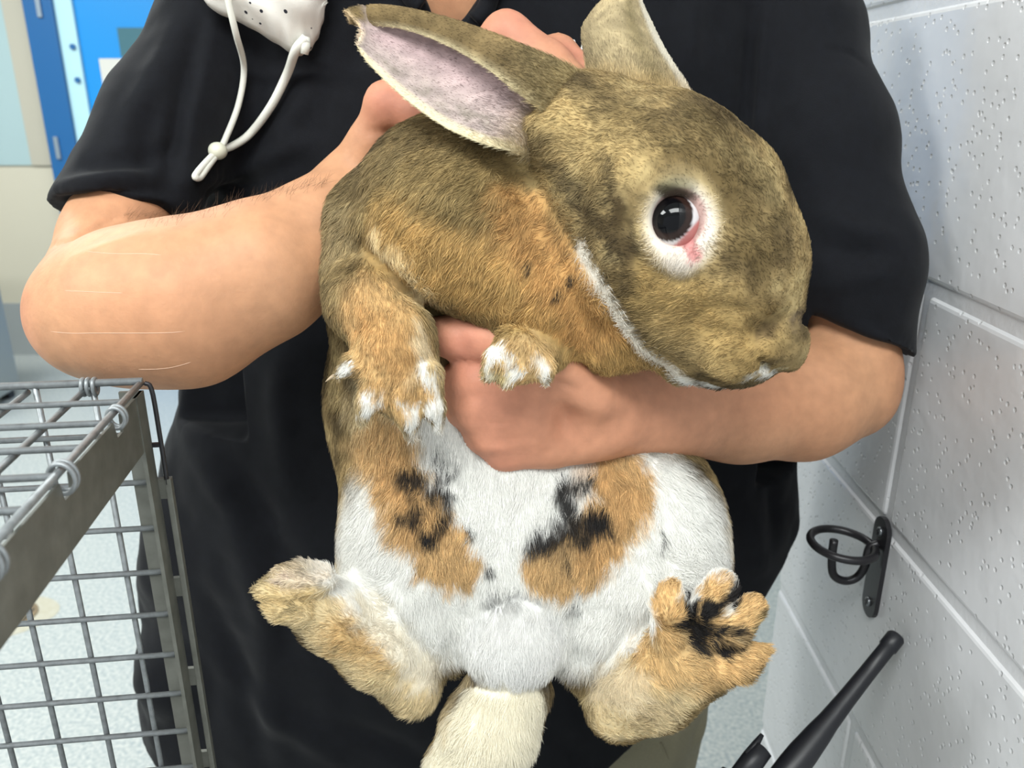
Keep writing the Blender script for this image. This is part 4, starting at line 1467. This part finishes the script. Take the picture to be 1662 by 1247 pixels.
# folds of the cloth: (line in the photo, half width px, height mm)
FOLDS = [([(352, 10), (330, 80), (308, 180), (294, 290)], 16, 5), ([(330, 40), (300, 160), (272, 330)], 18, -9),
         ([(95, 300), (165, 292), (240, 280)], 15, 5), ([(140, 265), (220, 262), (290, 235)], 18, -5), ([(110, 322), (180, 315), (260, 306)], 12, -4),
         ([(300, 292), (360, 288), (420, 270), (500, 232)], 18, 5), ([(330, 312), (400, 300), (480, 262)], 14, -4),
         ([(290, 40), (240, 140), (190, 230)], 22, 4), ([(250, 170), (235, 240), (250, 300)], 22, -5),
         ([(1330, 350), (1390, 372), (1440, 385)], 20, 4), ([(1320, 400), (1390, 410), (1440, 412)], 20, -4), ([(1330, 470), (1400, 450), (1450, 440)], 20, 4),
         ([(1400, 520), (1450, 545), (1480, 565)], 16, -3), ([(1350, 80), (1380, 86), (1398, 100)], 5, -1.5),
         ([(1244, 0), (1236, 120), (1230, 230)], 12, 5), ([(1222, 0), (1214, 120), (1208, 200)], 12, -5), ([(1130, 0), (1120, 80), (1130, 140)], 22, 4),
         ([(300, 690), (380, 830), (430, 1010), (440, 1200)], 30, 7), ([(340, 700), (430, 840), (490, 1000)], 30, -7),
         ([(470, 560), (450, 640), (460, 760)], 26, 5), ([(360, 1080), (440, 1160), (560, 1240)], 26, 6), ([(330, 960), (400, 1100), (420, 1240)], 24, -6),
         ([(1190, 790), (1225, 860), (1240, 920)], 22, 5), ([(1250, 780), (1258, 860)], 16, -4), ([(560, 1180), (640, 1210), (690, 1240)], 24, -5),
         ([(440, 330), (470, 200), (520, 110)], 30, 5), ([(560, 120), (590, 60), (600, 0)], 24, -5)]
sv = emboss(sv, sf, FOLDS)
M_SHIRT = mat('black_knit_cotton', srgb(14, 15, 19), 0.85, spec=0.18, noise=(160, srgb(19, 21, 27), 1.2), bump=(1400, 0.3, 0.0006), sheen=0.05)
shirt = obj('shirt', np_mesh('shirt', sv, sf), M_SHIRT, person)
tree_shirt = BVHTree.FromPolygons(sv.tolist(), sf.tolist())

# collar flaps beside the neckline
for pts in ([(772, 34), (792, 6), (800, -60), (770, -150)], [(684, 10), (664, -10), (650, -70), (676, -150)]):
    pp = []
    for x_, y_ in pts:
        h = hit(tree_shirt, x_, y_, 0.004)
        pp.append(h if h is not None else P(x_, y_, .63))
    tube('collar', spline(pp, 16), 0.0065, M_SHIRT, person, seg=10)

# embroidered lettering, its last letter showing between the fingers and the far ear
fc = bpy.data.curves.new('lettering', 'FONT')
fc.body = 'ON\u2009W'
fc.body = 'W'
fc.size = 0.017
fc.extrude = 0.0006
fo = bpy.data.objects.new('lettering', fc)
COL.objects.link(fo)
bpy.context.view_layer.update()
fm = bpy.data.meshes.new_from_object(fo)
bpy.data.objects.remove(fo)
h = hit(tree_shirt, 945, 78, 0.002)
base = h if h is not None else P(945, 78, .61)
base = base - AX_R * 0.007 - AX_U * 0.006
for vert in fm.vertices:
    c_ = vert.co.copy()
    vert.co = Vector(base + AX_R * c_.x + AX_U * c_.y - AX_F * c_.z)
obj('lettering', fm, M_PRINTWHITE, shirt)


# ---- trousers and shoes
def build_trousers():
    F = Field((-0.36, 0.55, 0.03), (0.30, 0.92, 0.92), 0.006)
    hip_r = P(1120, 1190, .69)
    F.ell_w(np.array([-0.02, 0.742, 0.78]), np.eye(3), np.array([0.215, 0.095, 0.10]), 0.03)
    F.cone((0.132, 0.738, 0.82), (0.118, 0.738, 0.46), 0.094, 0.082, 0.02)
    F.cone((0.095, 0.73, 0.46), (0.10, 0.75, 0.06), 0.078, 0.068, 0.03)
    F.cone((-0.125, 0.725, 0.80), (-0.135, 0.73, 0.46), 0.098, 0.078, 0.03)
    F.cone((-0.135, 0.73, 0.46), (-0.14, 0.75, 0.06), 0.078, 0.068, 0.03)
    return F


tv, tf = build_trousers().mesh(smooth=2)
tn = normals_of(tv, tf)
tv = tv + tn * ((vnoise(tv, 22, 61) - 0.5) * 0.009)[:, None]
tv = emboss(tv, tf, [([(1150, 1150), (1130, 1200), (1120, 1250)], 14, -4.0), ([(1100, 1190), (1085, 1250)], 16, 3.0)])
trousers = obj('trousers', np_mesh('trousers', tv, tf), M_KHAKI, person)
tree_tr = BVHTree.FromPolygons(tv.tolist(), tf.tolist())
pp = [hit(tree_tr, x_, y_, 0.0) for x_, y_ in ((1072, 1205), (1082, 1228), (1095, 1250), (1105, 1280))]
if all(p is not None for p in pp):
    tube('pocket_seam', spline(pp, 12), 0.0012, M_KHAKI, trousers, seg=6)
for sx in (-0.14, 0.10):
    F = Field((sx - 0.08, 0.52, -0.02), (sx + 0.08, 0.88, 0.16), 0.006)
    F.cone((sx, 0.60, 0.040), (sx, 0.78, 0.045), 0.040, 0.044, 0.02)
    F.cone((sx, 0.76, 0.06), (sx, 0.765, 0.11), 0.046, 0.048, 0.02)
    gx, gy, gz = F.grid()
    F.D = np.maximum(F.D, (0.004 - gz) + 0 * F.D)
    v_, f_ = F.mesh(smooth=1)
    obj('shoe', np_mesh('shoe', v_, f_), M_SHOE, person)

# ================================================================== FACE MASK HANGING ON THE CHEST
hm = hit(tree_shirt, 430, 60, 0.02)
hm = hm if hm is not None else P(430, 60, .58)
mask = empty('face_mask', P(440, 90, hm[1]), 'white dotted cloth face mask dangling on the chest of the black shirt', 'face mask')


def on_shirt(x_, y_, off):
    h_ = hit(tree_shirt, x_, y_, off)
    return h_ if h_ is not None else P(x_, y_, hm[1])


MY = hm[1] - 0.004
bot = [(322, -14), (345, 16), (400, 42), (450, 72), (482, 90), (505, 80), (521, 48), (530, 6)]
NUm, NVm = 60, 30
low = spline([P(x_, y_, MY) for x_, y_ in bot], NUm)
top = spline([P(x_, y_, MY) for x_, y_ in ((318, -40), (345, -90), (400, -120), (450, -135), (480, -135), (510, -120), (525, -80), (534, -20))], NUm)
gv = []
for i in range(NUm):
    for j in range(NVm):
        t = j / (NVm - 1)
        p = low[i] * (1 - t) + top[i] * t
        s = i / (NUm - 1)
        puff = 0.022 * math.sin(math.pi * s) ** 0.7 * math.sin(math.pi * min(1, t * 1.0)) ** 0.6
        pleat = 0.0016 * math.sin(s * 13 + t * 21) * min(1, t * 6) + 0.0030 * abs(math.sin(s * 5 - t * 7)) * min(1, t * 4) + 0.0012 * math.sin(s * 60) * (1 - min(1, t * 5))
        gv.append(p - AX_F * (puff + pleat))
gv = np.array(gv)
idx = np.arange(NUm * NVm).reshape(NUm, NVm)
q = np.stack([idx[:-1, :-1], idx[1:, :-1], idx[1:, 1:], idx[:-1, 1:]], -1).reshape(-1, 4)
M_MASK = mat('white_dotted_cotton', srgb(226, 222, 216), 0.85, bump=(1100, 0.25, 0.0005))
nt = M_MASK.node_tree
vo = nt.nodes.new('ShaderNodeTexVoronoi')
vo.inputs['Scale'].default_value = 100
vo.inputs['Randomness'].default_value = 0.85
tc = nt.nodes.new('ShaderNodeTexCoord')
nt.links.new(tc.outputs['Object'], vo.inputs['Vector'])
lt = nt.nodes.new('ShaderNodeMath'); lt.operation = 'LESS_THAN'; lt.inputs[1].default_value = 0.15
nt.links.new(vo.outputs['Distance'], lt.inputs[0])
mx = nt.nodes.new('ShaderNodeMix'); mx.data_type = 'RGBA'
mx.inputs['A'].default_value = srgb(226, 222, 214)
mx.inputs['B'].default_value = srgb(30, 32, 44)
nt.links.new(lt.outputs['Value'], mx.inputs['Factor'])
nt.links.new(mx.outputs['Result'], nt.nodes['Principled BSDF'].inputs['Base Color'])
panel = obj('cloth_panel', np_mesh('cloth_panel', gv, q), M_MASK, mask)
sol = panel.modifiers.new('thickness', 'SOLIDIFY'); sol.thickness = 0.0016; sol.offset = -1
# stitched side channel the cord runs through
ch = [P(x_, y_, MY - 0.004) for x_, y_ in ((524, -60), (526, -10), (517, 40), (500, 72))]
# cords, stopper and end loop
cordA = [P(362, -50, MY - 0.018), P(370, 0, MY - 0.018), P(383, 55, MY - 0.012), on_shirt(396, 110, 0.006), on_shirt(387, 170, 0.004), on_shirt(366, 225, 0.004), on_shirt(357, 242, 0.004)]
cordB = [P(497, 62, MY - 0.012), P(480, 82, MY - 0.010), on_shirt(466, 120, 0.010), on_shirt(440, 172, 0.008), on_shirt(405, 218, 0.006), on_shirt(375, 238, 0.005), on_shirt(357, 243, 0.004)]
tube('ear_cord', spline(cordA, 40), 0.0022, M_WHITECORD, mask, seg=10)
tube('ear_cord', spline(cordB, 40), np.linspace(0.0034, 0.0026, 40), M_WHITECORD, mask, seg=10)
tail = [on_shirt(350, 248, .004), on_shirt(336, 262, .005), on_shirt(322, 278, .005), on_shirt(317, 287, .005), on_shirt(324, 288, .005), on_shirt(336, 272, .006), on_shirt(352, 250, .005)]
tube('end_loop', spline(tail, 36), 0.0024, M_WHITECORD, mask, seg=10)
tube('cord_end', [P(497, 62, MY - .010), P(496, 74, MY - .012), P(494, 88, MY - .012)], np.array([.0028, .0034, .0026]), M_WHITECORD, mask, seg=10)
bc = on_shirt(353, 245, 0.005)
bm = bmesh.new()
bmesh.ops.create_uvsphere(bm, u_segments=20, v_segments=12, radius=0.0068)
for v_ in bm.verts:
    v_.co = Vector(bc) + Vector((v_.co.x * 1.0, v_.co.y, v_.co.z * 0.9))
bm_obj('cord_stopper', bm, M_BEAD, mask, smooth=True)

# ================================================================== WIRE CAGE TRAP
CY = 0.40
T0 = P(228, 622, CY)
ANG = math.radians(7)
EX = np.array([-math.cos(ANG), -math.sin(ANG), 0])     # along the cage, to the left
EY = np.array([math.sin(ANG), -math.cos(ANG), 0])      # across its end, towards the camera
EZ = np.array([0, 0, 1.0])
G = 0.0277
CL, CW, CH = G * 24, G * 8, 0.395
TABLE_Z = T0[2] - CH - 0.004
cage = empty('wire_cage', T0 + EX * CL / 2 + EY * CW / 2 - EZ * CH, 'galvanised wire animal cage with open end in the lower left foreground', 'cage')


def cp(x_, y_, z_):
    """cage coordinates: along, across, down"""
    return T0 + EX * x_ + EY * y_ - EZ * z_


WR = 0.00160
wire_cache = {}


def wire(a, b, r=WR, name='wire', m=M_STEEL):
    a = np.asarray(a); b = np.asarray(b)
    L_ = float(np.linalg.norm(b - a))
    key = (round(L_, 4), r, m.name)
    if key not in wire_cache:
        v_, f_ = tube_np([(0, 0, 0), (0, 0, L_)], r, 8)
        me = bpy.data.meshes.new(name)
        me.from_pydata([tuple(t) for t in v_], [], [tuple(dict.fromkeys(t)) for t in f_])
        for p_ in me.polygons: p_.use_smooth = True
        me.materials.append(m)
        wire_cache[key] = me
    o_ = bpy.data.objects.new(name, wire_cache[key])
    COL.objects.link(o_)
    o_.parent = cage
    o_.location = Vector(a) - cage.location
    o_.rotation_mode = 'QUATERNION'
    o_.rotation_quaternion = Vector((0, 0, 1)).rotation_difference(Vector(b - a).normalized())
    return o_


nz_ = int(CH / G)
for k in range(1, 25):                                   # far side and near side, upright wires
    xk = G * k - 0.004
    wire(cp(xk, 0.0, 0), cp(xk, 0.0, CH))
    wire(cp(xk, CW, 0), cp(xk, CW, CH))
for k in range(1, nz_ + 1):                              # their level wires
    wire(cp(0.004, 0.0025, G * k), cp(CL, 0.0025, G * k))
    wire(cp(0.004, CW - 0.0025, G * k), cp(CL, CW - 0.0025, G * k))
    wire(cp(CL, 0, G * k), cp(CL, CW, G * k))
for k in range(0, 9):                                    # top, bottom
    wire(cp(-0.001, G * k, 0.0 if k else -0.001), cp(CL, G * k, 0.0 if k else -0.001), WR if k else 0.0021)
    wire(cp(0, G * k, CH), cp(CL, G * k, CH))
    if 0 < k < 8:
        wire(cp(CL + 0.002, G * k, 0), cp(CL + 0.002, G * k, CH))
for k in range(1, 25):
    wire(cp(G * k, 0, 0.0026), cp(G * k, CW, 0.0026))
    if k % 2 == 0:
        wire(cp(G * k, 0, CH - 0.0026), cp(G * k, CW, CH - 0.0026))
wire(cp(0, -0.001, 0), cp(0, CW, 0), 0.0017, 'top_rod')
# end frame: notched sheet-metal header, slotted posts and sill
prof = [(0.0, 0.004)]
for yc in (0.034, 0.098, 0.160):
    prof += [(yc, 0.004), (yc + 0.001, 0.0125), (yc + 0.009, 0.0125), (yc + 0.011, 0.004)]
prof += [(CW, 0.004), (CW, 0.034), (0.0, 0.034)]
bm = bmesh.new()
v0 = [bm.verts.new(Vector(cp(0.001, y_, z_))) for y_, z_ in prof]
face = bm.faces.new(v0)
r_ = bmesh.ops.extrude_face_region(bm, geom=[face])
for v_ in [g for g in r_['geom'] if isinstance(g, bmesh.types.BMVert)]:
    v_.co += Vector(-EX * 0.0014)
bm_obj('header_plate', bm, M_SHEET, cage)
for yy in (0.0, CW):
    p_ = empty('end_post', cp(0, yy, CH))
    p_.parent = cage
    p_.location = Vector(cp(0, yy, CH)) - cage.location
    sgn_ = 1 if yy == 0 else -1
    AXS = (Vector(EX), Vector(EY), Vector(EZ))
    box('flange', cp(0.0055, yy + sgn_ * 0.001, 0.004 + (CH - 0.004) / 2), (0.0055, 0.0010, (CH - 0.004) / 2), M_SHEET, p_, AXS)
    box('flange', cp(0.0, yy + sgn_ * 0.006, 0.004 + (CH - 0.004) / 2), (0.0010, 0.006, (CH - 0.004) / 2), M_SHEET, p_, AXS)
    box('guide_strip', cp(-0.0062, yy - 0.001, 0.055 + (CH - 0.055) / 2), (0.0016, 0.0022, (CH - 0.055) / 2), M_SHEET, p_, AXS, bevel=0.0006)
    for zz_ in np.arange(0.055, CH, 0.062):
        box('guide_tab', cp(-0.0032, yy - 0.001, zz_ + 0.006), (0.0032, 0.0012, 0.006), M_SHEET, p_, AXS)
    tube('guide_rod', spline([cp(-0.002, yy, 0.0), cp(-0.005, yy, 0.004), cp(-0.0055, yy, 0.03), cp(-0.0055, yy, 0.058)], 14), 0.0013, M_BLACKIRON, p_, seg=8)
    box('guide_tab', cp(-0.003, yy, 0.035), (0.003, 0.0008, 0.0012), M_BLACKIRON, p_, AXS)
box('sill_plate', cp(0.0, CW / 2, CH - 0.010), (0.0008, CW / 2, 0.010), M_SHEET, cage, (Vector(EX), Vector(EY), Vector(EZ)))
# hog rings clipping the top to the frame
for yc, rr in ((0.038, 0.0052), (0.103, 0.0066), (0.166, 0.0066)):
    for off in (0.0, 0.0032):
        c_ = cp(-0.0005, yc + off, 0.003)
        a_ = np.linspace(0, 2 * math.pi, 24, endpoint=False)
        pts = [c_ + EX * math.cos(t) * rr * 0.8 + EZ * math.sin(t) * rr + EY * 0.0012 * math.sin(t * 0.5) for t in a_]
        tube('hog_ring', pts, 0.0010, M_STEEL, cage, seg=8, closed=True)
for off in (0.0, 0.0030, 0.0056):
    c_ = cp(0.0225 + off, 0.0, 0.001)
    a_ = np.linspace(0, 2 * math.pi, 20, endpoint=False)
    tube('hog_ring', [c_ + EY * math.cos(t) * 0.0034 + EZ * math.sin(t) * 0.0042 for t in a_], 0.0011, M_STEEL, cage, seg=8, closed=True)

# table under the cage, below the frame
table = empty('work_table', (-0.33, 0.27, 0), 'grey laminate work table under the wire cage', 'table')
box('table_top', (-0.34, 0.235, TABLE_Z - 0.016), (0.645, 0.30, 0.016), M_TABLE, table, bevel=0.003)
for lx in (-0.94, 0.26):
    for ly in (-0.02, 0.49):
        box('leg', (lx, ly, (TABLE_Z - 0.032) / 2), (0.018, 0.018, (TABLE_Z - 0.032) / 2), M_STEEL, table, bevel=0.002)

# ================================================================== HAND-HELD RADIO LEANING ON THE WALL
d0, d1 = ray(1284, 1247), ray(1456, 1032)
A0 = CAM + d0 * 0.615
A1 = CAM + d1 * 0.652
ax = (A1 - A0) / np.linalg.norm(A1 - A0)
Wp = CAM + ray(1226, 1220) * 0.612
wv = Wp - A0
wv -= ax * (wv @ ax)
wv /= np.linalg.norm(wv)
nv = np.cross(ax, wv)
AL = float(np.linalg.norm(A1 - A0))
radio = empty('two_way_radio', A0 - ax * 0.09, 'black two-way radio with long antenna leaning against the block wall', 'radio')
ss = np.array([-.22, .02, .10, .18, .26, .34, .5, .7, .90, .905, .985, 1.0])
rr = np.array([.0104, .0110, .0108, .0100, .0092, .0080, .0070, .0064, .0062, .0072, .0072, .0058])
tube('antenna', [A0 + ax * AL * s_ for s_ in ss], rr, M_BLACKPLASTIC, radio, seg=20)
bc = A0 + wv * 0.008 - ax * 0.051
bodyr = box('casing', bc - ax * 0.004, (0.021, 0.026, 0.016), M_BLACKPLASTIC, radio, (Vector(ax), Vector(wv), Vector(nv)), bevel=0.005)
kc = A0 + wv * 0.026 - ax * 0.016
tube('volume_knob', [kc - ax * 0.022, kc - ax * 0.002, kc + ax * 0.010, kc + ax * 0.011], np.array([.0075, .0085, .0078, .004]), M_BLACKPLASTIC, radio, seg=16)
kp = kc + wv * 0.006
tube('knob_pointer', [kp - ax * 0.002, kp + ax * 0.008, kp + ax * 0.017 + wv * .001], np.array([.0032, .0030, .0016]), M_BLACKPLASTIC, radio, seg=10)
box('push_to_talk_key', bc + wv * 0.0275, (0.012, 0.002, 0.008), M_BLACKPLASTIC, radio, (Vector(ax), Vector(wv), Vector(nv)), bevel=0.001)

# ================================================================== WALL HOOK
ht, hb = PX(1430, 838, WALL_X - 0.004), PX(1408, 1002, WALL_X - 0.004)
hc = (ht + hb) / 2
hook = empty('wall_hook', (WALL_X, hc[1], hb[2]), 'black iron ring hook screwed to the white block wall', 'hook')
HL = abs(ht[2] - hb[2])
bm = bmesh.new()
ring = []
hwid = 0.0125
for s_, base_ in ((1, 0), (-1, math.pi)):
    for t in np.linspace(0, math.pi, 10):
        ring.append((math.cos(t + base_) * hwid, s_ * (HL / 2 - hwid) + math.sin(t + base_) * hwid))
vs = [bm.verts.new((WALL_X, hc[1] + a_, hc[2] + b_)) for a_, b_ in ring]
fc_ = bm.faces.new(vs)
r_ = bmesh.ops.extrude_face_region(bm, geom=[fc_])
for v_ in [g for g in r_['geom'] if isinstance(g, bmesh.types.BMVert)]:
    v_.co.x -= 0.004
bm_obj('back_plate', bm, M_BLACKIRON, hook)
zr = PX(1425, 893, WALL_X - 0.008)[2]
yr = hc[1]
RR = 0.0262
rc = np.array([WALL_X - 0.008 - RR, yr, zr])
a_ = np.linspace(0, 2 * math.pi, 48, endpoint=False)
tube('ring', [rc + np.array([math.cos(t) * RR, math.sin(t) * RR, -0.002 * math.cos(t)]) for t in a_], 0.0035, M_BLACKIRON, hook, seg=12, closed=True)
jp = [(WALL_X - 0.004, yr, zr + 0.001), (WALL_X - 0.011, yr, zr - 0.004), (WALL_X - 0.0125, yr, zr - 0.022), (WALL_X - 0.018, yr, zr - 0.033), (WALL_X - 0.028, yr, zr - 0.036),
      (WALL_X - 0.038, yr, zr - 0.030), (WALL_X - 0.0415, yr, zr - 0.014), (WALL_X - 0.042, yr, zr + 0.004)]
tube('hook_arm', spline(jp, 36), 0.0036, M_BLACKIRON, hook, seg=12)
for zz_ in (ht[2] - 0.013, hb[2] + 0.014):
    c_ = np.array([WALL_X - 0.004, yr, zz_])
    sc_ = tube('screw', [c_, c_ + np.array([-0.0012, 0, 0]), c_ + np.array([-0.0022, 0, 0])], np.array([.0042, .0040, .0022]), M_SCREW, hook, seg=16)
    box('screw_slot', c_ + np.array([-0.0022, 0, 0]), (0.0003, 0.003, 0.0006), M_BLACKIRON, sc_)
    box('screw_slot', c_ + np.array([-0.0022, 0, 0]), (0.0003, 0.0006, 0.003), M_BLACKIRON, sc_)

# ================================================================== FAR LEFT: CABINET AND FLOOR DRAIN
kx, ky = PZ(36, 640, 0.0)[0], PZ(36, 640, 0.0)[1] - 0.40
ktop = P(0, 392, ky + 0.4)[2]
cab = empty('metal_cabinet', (kx - 0.25, ky + 0.2, 0), 'low grey metal cabinet standing far left on the speckled floor', 'cabinet')
box('carcass', (kx - 0.25, ky + 0.2, (ktop - 0.18) / 2 + 0.02), (0.25, 0.20, (ktop - 0.18) / 2 - 0.02), M_CAB, cab, bevel=0.004)
box('top_unit', (kx - 0.25, ky + 0.2, ktop - 0.10), (0.25, 0.20, 0.095), M_CABTOP, cab, bevel=0.006)
dr = box('cabinet_door', (kx - 0.25, ky - 0.006, (ktop - 0.18) / 2 + 0.02), (0.235, 0.006, (ktop - 0.18) / 2 - 0.05), M_CAB, cab, bevel=0.002)
tube('handle', [(kx - 0.06, ky - 0.012, 0.30), (kx - 0.06, ky - 0.03, 0.31), (kx - 0.06, ky - 0.03, 0.40), (kx - 0.06, ky - 0.012, 0.41)], 0.004, M_STEEL, dr)
for fx in (-0.46, -0.04):
    for fy in (0.04, 0.36):
        box('foot', (kx + fx, ky + fy, 0.02), (0.02, 0.02, 0.02), M_BLACKPLASTIC, cab)

dc = PZ(20, 1000, 0.0)
drain = empty('floor_drain', (dc[0], dc[1], 0), 'small round brass floor drain in a rusty stain seen through the cage', 'floor drain')


def disc(name, c_, r_, h_, m, parent, seg=32, wob=0.0):
    bm = bmesh.new()
    vs = [bm.verts.new((c_[0] + math.cos(t) * r_ * (1 + wob * math.sin(3 * t + 1)), c_[1] + math.sin(t) * r_ * (1 + wob * math.cos(2 * t)), 0.0005)) for t in np.linspace(0, 2 * math.pi, seg, endpoint=False)]
    f_ = bm.faces.new(vs)
    g_ = bmesh.ops.extrude_face_region(bm, geom=[f_])
    for v_ in [q_ for q_ in g_['geom'] if isinstance(q_, bmesh.types.BMVert)]:
        v_.co.z += h_
    return bm_obj(name, bm, m, parent)


disc('stain', dc, 0.10, 0.0004, M_STAIN, drain, wob=0.12)
disc('grate', dc, 0.06, 0.003, M_DRAIN, drain)
for i in range(-3, 4):
    L_ = math.sqrt(max(0, 0.05 ** 2 - (i * 0.014) ** 2))
    box('slot', (dc[0] + i * 0.014, dc[1], 0.0038), (0.003, L_, 0.0004), M_BLACKIRON, drain)
